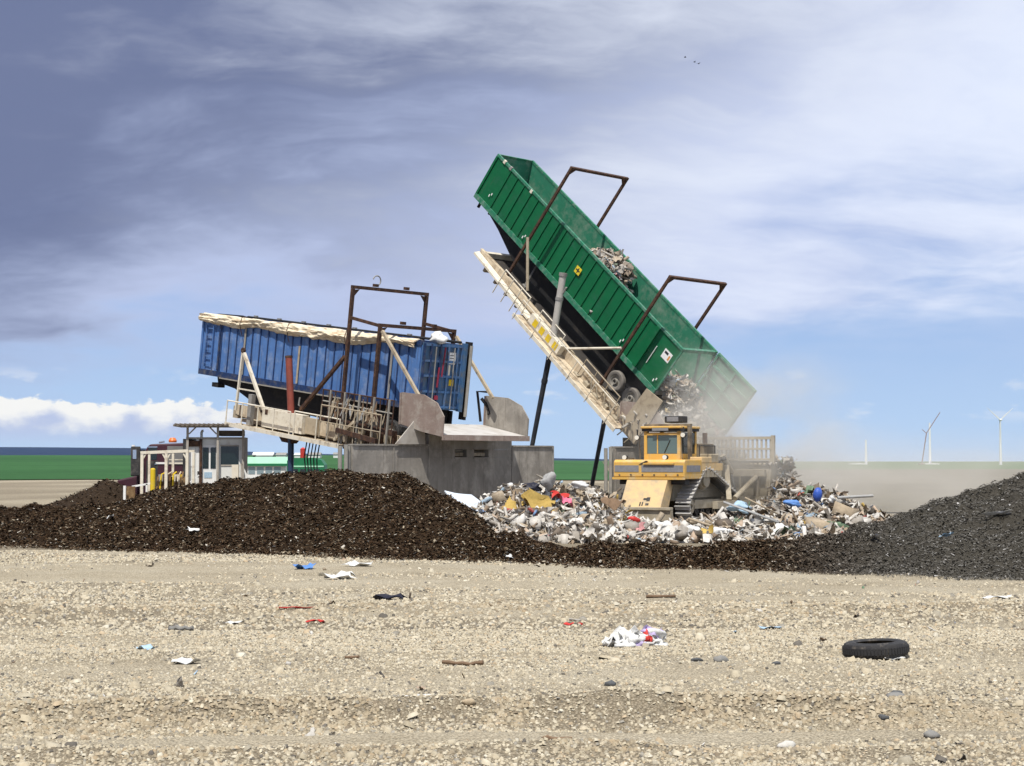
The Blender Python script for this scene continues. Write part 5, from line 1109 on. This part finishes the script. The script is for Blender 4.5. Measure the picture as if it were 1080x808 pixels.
# ------------------------------------------------------------------ maroon lorry behind the booth
TY = 84.0; s_t = TY / F_PX; q = at(160, 520, TY)
def tx(px): return (px - 160) * s_t
def tz(py): return CAM_H + (Y0 - py) * s_t
tr = empty('lorry', Tm((q.x, q.y, 0)), 'dark maroon lorry facing left behind the pipe frame', 'lorry')
build('cab', MB().prism([(tx(146), 0, 1.0), (tx(146), 0, tz(488)), (tx(155), 0, tz(471)), (tx(158), 0, tz(468.5)), (tx(196), 0, tz(467)), (tx(196), 0, 1.0)], (0, 2.3, 0)), 'maroon', tr, bevel=.06)
build('hood', MB().prism([(tx(118), .15, .9), (tx(117), .15, 1.6), (tx(124), .15, tz(506)), (tx(145.6), .15, tz(501)), (tx(145.6), .15, .9)], (0, 2.0, 0)), 'maroon', tr, bevel=.08)
sw = build('side_window', B(tx(156), tx(165), -.012, -.002, tz(485), tz(472.5)), 'glass_dark', tr); build('window_trim', B(tx(155.5), tx(165.5), -.02, -.003, tz(472), tz(471)), 'chrome', sw)
dm = build('door', B(tx(154), tx(166), -.008, -.001, 1.1, tz(486)), 'dozer_black', tr); build('handle', B(tx(163), tx(165), -.04, -.009, tz(490), tz(489)), 'chrome', dm)
mi = build('mirror', B(tx(140), tx(150), -.55, -.42, tz(502), tz(471)), 'dozer_black', tr, bevel=.05); build('mirror_glass', B(tx(142.3), tx(146), -.562, -.552, tz(484), tz(474.5)), 'chrome', mi); build('mirror_arm', beam((tx(145), -.48, tz(475)), (tx(152), .05, tz(475)), .06), 'dozer_black', mi); build('mirror_cap', B(tx(141), tx(144), -.55, -.42, tz(471), tz(469.5)), 'white_paint', mi)
sl = build('sleeper', B(tx(176), tx(195.5), -.03, -.002, tz(490), tz(470.5)), 'truck_grey', tr)
build('stripe', B(tx(164), tx(175), -.04, -.003, tz(489.5), tz(487.5)), 'white_paint', tr); build('stripe', B(tx(178), tx(195), -.045, -.032, tz(489.5), tz(487.8)), 'cream_white', sl); build('stripe', B(tx(178), tx(195), -.045, -.032, tz(485.5), tz(484.5)), 'cream_white', sl)
build('beacon', MB().lathe([(.0, 0), (.20, 0), (.22, .1), (.14, .24), (.0, .26)], (tx(179), .6, tz(467) + .02), 'z', 14), 'orange_lamp', tr, smooth=True); build('horn', tube([(tx(164), .7, tz(466.5)), (tx(170), .7, tz(465.5))], .05, n=8), 'chrome', tr)
build('exhaust_stack', tube([(tx(195), -.15, 1.2), (tx(195), -.15, tz(463))], .10, n=12), 'dozer_black', tr)
for px in (126, 172, 190):
    for b in (-.02, 2.1): wheel(tr, tx(px), b, .52, .52, .3, 'tyre_black')
build('fuel_tank', tube([(tx(150), .1, .8), (tx(166), .1, .8)], .3, n=14), 'chrome', tr); build('frame_rail', B(tx(120), tx(199), .7, 1.6, .75, .98), 'dozer_black', tr)

# ------------------------------------------------------------------ green vehicles in the field behind
GYd = 150.0; s_g = GYd / F_PX; q = at(300, 500, GYd)
def gx_(px): return (px - 300) * s_g
def gz(py): return CAM_H + (Y0 - py) * s_g
ga = empty('site_caravan', Tm((q.x, q.y, 0)), 'pale green site caravan with a row of windows behind the booth', 'caravan')
build('body', B(gx_(250), gx_(301), 0, 2.4, .6, gz(489)), 'far_white', ga); build('roof', MB().prism([(gx_(249), -.2, gz(489) + .005), (gx_(249), .1, gz(482)), (gx_(249), 2.3, gz(482)), (gx_(249), 2.6, gz(489) + .005)], (gx_(303.5) - gx_(249), 0, 0)), 'pale_green', ga)
build('stripe', B(gx_(249), gx_(303), -.23, -.201, gz(491.5), gz(489)), 'mid_green', ga)
for a in (252.5, 262, 271, 280, 289): 
    w_ = build('window', B(gx_(a), gx_(a + 7), -.03, -.002, gz(500), gz(492.5)), 'glass_pale', ga)
for px in (256, 292): wheel(ga, gx_(px), -.05, .4, .4, .25, 'tyre_black')
q2 = at(322, 500, GYd - 3); gb = empty('green_truck', Tm((q2.x, q2.y, 0)), 'dark green round roofed truck parked right of the pale caravan', 'truck')
def g2(px): return (px - 322) * s_g
build('body', MB().prism([(g2(303), 0, .7), (g2(303), 0, gz(486)), (g2(306), 0, gz(483.2)), (g2(330), 0, gz(482.8)), (g2(338), 0, gz(485)), (g2(341.5), 0, gz(490)), (g2(342), 0, gz(497)), (g2(340), 0, .7)], (0, 2.3, 0)), 'mid_green', gb)
build('rail', B(g2(304), g2(341), -.04, -.003, gz(492.5), gz(491)), 'pale_green', gb)
for a in (309, 316.5, 324, 331): build('window', B(g2(a), g2(a + 5.5), -.03, -.002, gz(500.5), gz(494.5)), 'glass_dark', gb)
for px in (309, 335): wheel(gb, g2(px), -.05, .45, .45, .25, 'tyre_black')
for k, (px, w_, h_, m_, lb) in enumerate([(277, 21, 3.3, 'far_white', 'long white farm shed far behind the booth'), (296, 10, 2.6, 'far_white', 'white shed far behind the blue cylinder rod'), (314, 7, 2.2, 'far_white', 'small white shed beside the distant red silo'), (331, 13, 2.4, 'far_white', 'white farm building far right of the red silo'), (268, 3, 2.4, 'far_white', 'tiny white hut left of the long shed'), (354, 5, 2.0, 'far_white', 'tiny white shed nearest the discharge wall')]):
    Yd = 900.0; s_ = Yd / F_PX; c0 = at(px, 482, Yd); zb = float(terrain(c0.x, c0.y)); o = empty('farm_shed', Tm((c0.x, c0.y, zb)), lb, 'shed', 'far farm sheds')
    zt = CAM_H + (Y0 - 480.3 + .2 * k) * s_ - zb
    build('wall', B(-w_ * s_ / 2, w_ * s_ / 2, 0, 8, 0, zt), 'far_white', o); build('roof', MB().prism([(-w_ * s_ / 2 - .3, -.4, zt), (-w_ * s_ / 2 - .3, 4, zt + h_ * .55), (-w_ * s_ / 2 - .3, 8.4, zt)], (w_ * s_ + .6, 0, 0)), 'far_white' if k % 2 == 0 else 'steel_grey', o)
c0 = at(319.5, 480, 880); zb = float(terrain(c0.x, c0.y)); o = empty('silo', Tm((c0.x, c0.y, zb)), 'small red silo between the far white sheds', 'silo'); build('drum', tube([(0, 0, 0), (0, 0, 6.5 - zb * .3)], 1.5, n=14), 'scrap_red', o); build('cap', MB().lathe([(0, 0), (1.55, 0), (.2, .9), (0, .9)], (0, 0, 6.5 - zb * .3 + .005), 'z', 14), 'scrap_red', o)

# ------------------------------------------------------------------ wind turbines and crane
def turbine(px, ybase, ytop, Yd, label, blades, yaw):
    s_ = Yd / F_PX; c0 = at(px, ybase, Yd); hub = (ybase - ytop) * s_; t = empty('wind_turbine', Tm((c0.x, c0.y, c0.z - 4)), label, 'wind turbine', 'wind turbines on the horizon')
    build('tower', tube([(0, 0, 0), (0, 0, hub * .5), (0, 0, hub + 4)], [s_ * 1.55, s_ * 1.2, s_ * .85], n=16), 'turbine_white', t, smooth=True)
    if blades is None: return t
    z = hub + 4; build('nacelle', B(-1.3 * s_, 2.2 * s_, -1.2 * s_, 1.2 * s_, z, z + 2.3 * s_), 'turbine_white', t, bevel=.8)
    for a in blades:
        L_ = 23.5 * s_; d = Vector((math.sin(R(a)) * math.cos(yaw), math.sin(R(a)) * math.sin(yaw), math.cos(R(a)))); hc = Vector((-.2 * s_, -1.8 * s_, z + 1.1 * s_))
        pr = Vector((math.cos(R(a)) * math.cos(yaw), math.cos(R(a)) * math.sin(yaw), -math.sin(R(a))))
        pts = [hc + d * L_ * f + pr * w_ * s_ for f, w_ in ((0, -.45), (.2, -.9), (1, -.1), (1, .1), (.2, .75), (0, .45))]
        build('rotor_blade', MB().prism(pts, (0, .5 * s_, 0)), 'turbine_white', t)
    build('hub', MB().lathe([(0, -1.0 * s_), (.8 * s_, -.6 * s_), (1.0 * s_, 0), (0, .5 * s_)], (-.2 * s_, -1.6 * s_, z + 1.1 * s_), 'y', 14), 'turbine_white', t, smooth=True)
    return t
turbine(1055.5, 491.5, 444, 2200, 'white wind turbine with raised blades at the far right horizon', (-58, 57, 180), .55)
turbine(981, 489, 446, 2500, 'slim white turbine tower beside the crane', None, 0)
turbine(913.5, 489, 464, 2500, 'short unfinished white turbine tower left of the crane', None, 0)
for px, w_, lb in ((905, 15, 'white pad strip beside the short unfinished tower'), (981, 20, 'white pad strip below the crane')):
    c0 = at(px, 489.6, 2480); s_ = 2480 / F_PX; solo('storage_building', MB().prism([(-w_/2*s_, 0, -4), (w_/2*s_, 0, -4), (w_/2*s_, 0, .8*s_), (w_*.3*s_, 0, 1.1*s_), (-w_/2*s_, 0, .7*s_)], (0, 20, 0)), 'far_white', lb, 'building').location = c0
c0 = at(972, 489, 2470); s_ = 2470 / F_PX; cr = empty('crawler_crane', Tm((c0.x, c0.y, c0.z - 3)), 'reddish lattice crane lifting beside the slim turbine tower', 'crane')
build('boom', MB().beam((0, 0, 0), (5.5 * s_, 0, 34 * s_), .9 * s_), 'crane_red', cr); build('jib', MB().beam((5.5 * s_, 0, 34 * s_), (20 * s_, 0, 56 * s_), .7 * s_), 'crane_red', cr); build('mast', beam((5.5 * s_, 0, 34 * s_), (1 * s_, 0, 38 * s_), .6 * s_), 'crane_red', cr); build('crawler_base', B(-3 * s_, 3 * s_, -3, 3, 0, 2.2 * s_), 'crane_red', cr)

# ------------------------------------------------------------------ birds
for k, (px, py, lb) in enumerate(((722.5, 60.5, 'leftmost of three tiny dark birds in the sky'), (732.5, 65.5, 'middle of three tiny dark birds in the sky'), (736.7, 67.2, 'rightmost of three tiny dark birds in the sky'))):
    p = at(px, py, 130); b_ = empty('bird', Tm(p, .4 * k) @ Matrix.Scale(.62, 4), lb, 'bird', 'birds in the sky')
    build('body', MB().lathe([(.0, -.16), (.045, -.08), (.055, .03), (.03, .14), (.0, .18)], (0, 0, 0), 'x', 10), 'bird_black', b_, smooth=True)
    for s_ in (-1, 1): build('wing', MB().prism([(.07, s_ * .03, .02), (.05, s_ * .22, .10), (-.02, s_ * .36, .06), (-.06, s_ * .2, .08), (-.06, s_ * .03, .02)], (0, 0, .012)), 'bird_black', b_)

# ------------------------------------------------------------------ litter on the gravel
q = at(928, 694, CAM_H * F_PX / (693.5 - Y0)); r_ = .5 * 68 / F_PX * q.y
ty = empty('tyre', Tm((q.x, q.y + r_ * .5, float(terrain(q.x, q.y))), .0), 'discarded black tyre lying flat on the gravel', 'tyre'); ty.rotation_euler = (R(-1), R(-3), 0)
wd = .245 * 68 / F_PX * q.y
prof_ = [(r_*.60, .10*wd), (r_*.66, .02*wd), (r_*.82, .0), (r_*.95, .10*wd), (r_, .28*wd), (r_, .72*wd), (r_*.95, .90*wd), (r_*.82, wd), (r_*.66, .98*wd), (r_*.60, .90*wd), (r_*.63, .84*wd), (r_*.88, .78*wd), (r_*.93, .5*wd), (r_*.88, .22*wd), (r_*.63, .16*wd)]
build('casing', MB().lathe(prof_, (0, 0, 0), 'z', 56), 'tyre_black', ty, smooth=True)
tb = None
for k in range(60):
    a = 2 * math.pi * k / 60
    if tb is None: tb = build('tread_block', MB().box(-.012, .012, -.018, .018, .3 * wd, .70 * wd), 'tyre_black', ty); tb.location = (r_ * math.cos(a), r_ * math.sin(a), 0); tb.rotation_euler = (0, 0, a)
    else: rep(tb, (r_ * math.cos(a), r_ * math.sin(a), 0), (0, 0, a))
solo_v = [
 ('plastic_bag', *crumple_sheet(.80, .45, 903, .35, 8, 6, .006), 'scrap_white', 356, 610, 'white paper bag on the gravel near the berm', 'bag', .2),
 ('paper', *crumple_sheet(.7, .4, 904, .3, 6, 5, .006), 'scrap_white', 378, 597, 'pale paper heap just before the berm foot', 'paper', .5),
 ('plastic_scrap', *crumple_sheet(.5, .3, 905, .4, 6, 5, .006), 'scrap_blue', 321, 600, 'small blue plastic scrap near the berm', 'scrap', .1),
 ('dark_rag', *crumple_sheet(.62, .28, 906, .35, 7, 5, .02), 'scrap_black', 411, 631, 'dark navy rag on the gravel left of centre', 'rag', -.3),
 ('red_strip', *crumple_sheet(.65, .06, 907, .3, 7, 3, .01), 'scrap_red', 312, 645, 'thin red strip on the gravel', 'strip', .05),
 ('red_scrap', *crumple_sheet(.32, .12, 908, .4, 6, 4, .01), 'scrap_red', 333, 655, 'dark red scrap right under the thin red strip', 'scrap', -.2),
 ('plastic_scrap', *crumple_sheet(.26, .18, 909, .4, 6, 5, .006), 'scrap_pale_blue', 153, 686, 'pale blue wrapper on the left gravel', 'wrapper', .4),
 ('paper', *crumple_sheet(.34, .16, 910, .35, 6, 4, .006), 'scrap_white', 196, 698, 'white tissue scrap on the left gravel', 'paper', .2),
 ('paper', *crumple_sheet(.36, .12, 911, .35, 6, 4, .006), 'scrap_white', 442, 733, 'white paper scrap near the bottom centre', 'paper', .2),
 ('paper', *crumple_sheet(.32, .10, 912, .35, 6, 4, .006), 'scrap_white', 248, 655, 'tiny white scrap left of the red strip', 'paper', .7),
 ('paper', *crumple_sheet(.55, .16, 913, .35, 6, 4, .006), 'scrap_white', 1052, 631, 'white strip at the right edge of the gravel', 'paper', .1),
 ('paper', *crumple_sheet(.30, .12, 914, .25, 6, 4, .006), 'scrap_white', 942, 695, 'white scrap wedged under the tyre', 'paper', .1),
 ('paper', *crumple_sheet(.34, .12, 915, .25, 6, 4, .006), 'scrap_pale_blue', 812, 663, 'pale wrapper on the gravel left of the tyre', 'wrapper', .1),
 ('red_scrap', *crumple_sheet(.30, .10, 916, .4, 6, 4, .01), 'scrap_red', 605, 658, 'small red scrap left of the plastic bag', 'scrap', .1),
 ('wood_stick', *cub(.62, .07, .05, .08, 917), 'scrap_brown', 697, 631, 'short brown stick above the plastic bag', 'stick', .05),
]
for name, V, Fc, m_, px, py, lb, cat, rz in solo_v: place_scrap(name, V, Fc, m_, px, py, lb, cat, 'litter on the gravel', rz=rz)
Yb = CAM_H * F_PX / (678 - Y0); q = at(668, 678, Yb); pb = empty('plastic_bag', Tm((q.x, q.y, float(terrain(q.x, q.y)) - .02)), 'crumpled white plastic bag with red print in the middle of the gravel', 'bag', 'litter on the gravel')
for k, (x, y, z, sz, fl, m_, nm) in enumerate(((-.22, 0, .06, .20, (1.0, .75, .45), 'scrap_white', 'bag_body'), (.02, .04, .08, .19, (.8, .8, .55), 'scrap_white', 'bag_body'), (.20, -.04, .12, .11, (.7, .8, 1.0), 'scrap_red', 'printed_panel'), (.26, .04, .17, .15, (1.2, .8, .6), 'scrap_white', 'handle'), (.36, .05, .22, .09, (1.5, .6, .5), 'scrap_lilac', 'handle'), (.33, -.04, .07, .12, (1.2, .8, .5), 'scrap_white', 'handle'), (.10, -.10, .07, .10, (1.4, .7, .6), 'scrap_lilac', 'fold'), (-.05, -.08, .08, .15, (1.2, .8, .6), 'scrap_white', 'fold'))):
    V, Fc = bag(sz, 950 + k, fl, 1.9); V[:, 2] += .12 * sz * np.sin(V[:, 0] / sz * 9); o = np_mesh(nm, V, Fc, m_, parent=pb); o.location = (x, y, z)
gl = np.random.default_rng(77); yl = np.sqrt(14**2 + (48**2 - 14**2) * gl.random(260)); xl = (gl.random(260) * 2 - 1) * .36 * yl
v, f_, c = waste_pieces(np.stack([xl, yl, terrain(xl, yl) + .02], -1), 78, .02, .14, (.36, .31, .25, .15)); tag(np_mesh('litter_bits', v, f_, 'waste_cols', c), 'tiny bits of paper and plastic strewn over the gravel', 'litter', kind='stuff')
for k, (x, y, z, w_, h_, m_, rx, rz) in enumerate(((-.28, -.02, .12, .30, .26, 'scrap_white', .5, .3), (-.06, .02, .20, .34, .24, 'scrap_white', .8, -.4), (.14, -.02, .18, .28, .2, 'scrap_white', .9, .9), (.24, -.06, .16, .20, .09, 'scrap_red', .7, 1.0), (.30, .02, .24, .26, .16, 'scrap_lilac', .8, .2), (.40, .0, .12, .2, .16, 'scrap_white', .4, .5))):
    V, Fc = crumple_sheet(w_, h_, 970 + k, .9, 8, 6, .004); o = np_mesh('film_fold', V, Fc, m_, parent=pb); o.location = (x, y, z); o.rotation_euler = (rx, .3 * math.sin(k * 2.1), rz)
def stick(px, py, wpx, th, m_, lb, seed, rz=0):
    Yd = CAM_H * F_PX / (py - Y0); L_ = wpx * Yd / F_PX; g = np.random.default_rng(seed); p = at(px, py, Yd)
    pts = [((k / 6 - .5) * L_, (g.random() - .5) * th * 1.5, th * .7 + (g.random() - .5) * th * .8) for k in range(7)]
    o = build('stick', tube(pts, [th * (.5 + .3 * g.random()) for _ in pts], n=8), m_, smooth=True); o.location = (p.x, p.y, float(terrain(p.x, p.y)) + .01); o.rotation_euler = (0, 0, rz)
    tag(o, lb, 'stick', 'sticks on the gravel')
stick(488, 702, 43, .045, 'scrap_brown', 'long brown stick on the gravel at centre', 1); stick(191, 662, 26, .06, 'rock_grey', 'thick grey brown branch piece on the left gravel', 2, -.1)
stick(588, 788, 31, .04, 'scrap_brown', 'dark brown stick at the bottom centre edge', 3, -.1); stick(371, 695, 15, .03, 'scrap_brown', 'short dark twig left of centre', 4); stick(108, 641, 15, .03, 'scrap_brown', 'small reddish twig on the far left gravel', 5)

# ------------------------------------------------------------------ dust raised by the tipping
def dust(name, c, sc, dens, label, nscale, seed):
    V, Fc = ico(3); o = np_mesh(name, V, Fc, None, smooth=True); o.location = c; o.scale = sc
    m = bpy.data.materials.new(name); m.use_nodes = True; t = m.node_tree; t.nodes.clear()
    out = t.nodes.new('ShaderNodeOutputMaterial'); pv_ = t.nodes.new('ShaderNodeVolumePrincipled'); t.links.new(pv_.outputs[0], out.inputs['Volume'])
    pv_.inputs['Color'].default_value = (.93, .90, .84, 1); pv_.inputs['Anisotropy'].default_value = .1
    Ex.tree = t; tcd = t.nodes.new('ShaderNodeTexCoord'); ln = t.nodes.new('ShaderNodeVectorMath'); ln.operation = 'LENGTH'; t.links.new(tcd.outputs['Object'], ln.inputs[0])
    fall = 1.0 - Ex(ln.outputs['Value']).sm(.15, 1.0)
    n = t.nodes.new('ShaderNodeTexNoise'); n.inputs['Scale'].default_value = nscale; n.inputs['Detail'].default_value = 5; mp = t.nodes.new('ShaderNodeMapping'); mp.inputs['Location'].default_value = (seed, seed, 0)
    t.links.new(tcd.outputs['Object'], mp.inputs[0]); t.links.new(mp.outputs[0], n.inputs['Vector'])
    d_ = fall * Ex(n.outputs['Fac']).sm(.44, .60) * dens; t.links.new(d_.s, pv_.inputs['Density'])
    o.data.materials.append(m); tag(o, label, 'dust', kind='stuff'); return o
dust('dust_cloud', (10.6, 71.5, 4.0), (7.2, 4.6, 5.4), .42, 'pale dust drifting round the bulldozer and the trailer tail', 2.0, 3.0)
dust('dust_cloud', (21.0, 80.0, 1.2), (16.0, 9.0, 4.4), .12, 'thin dust drifting right over the ploughed field', 1.6, 7.0)
# ------------------------------------------------------------------ air between here and the ridge
hz_ = build('haze', B(-9700, 9700, -75, 14950, -86, 170), 'far_white'); hz_.data.materials.clear()
hm_ = bpy.data.materials.new('haze_air'); hm_.use_nodes = True; t = hm_.node_tree; t.nodes.clear()
out = t.nodes.new('ShaderNodeOutputMaterial'); pv_ = t.nodes.new('ShaderNodeVolumePrincipled'); t.links.new(pv_.outputs[0], out.inputs['Volume'])
pv_.inputs['Color'].default_value = (.72, .84, 1.0, 1); pv_.inputs['Density'].default_value = 1.3e-5; pv_.inputs['Anisotropy'].default_value = 0.0
hz_.data.materials.append(hm_); tag(hz_, 'thin pale air between the camera and the far ridge', 'haze', kind='stuff')
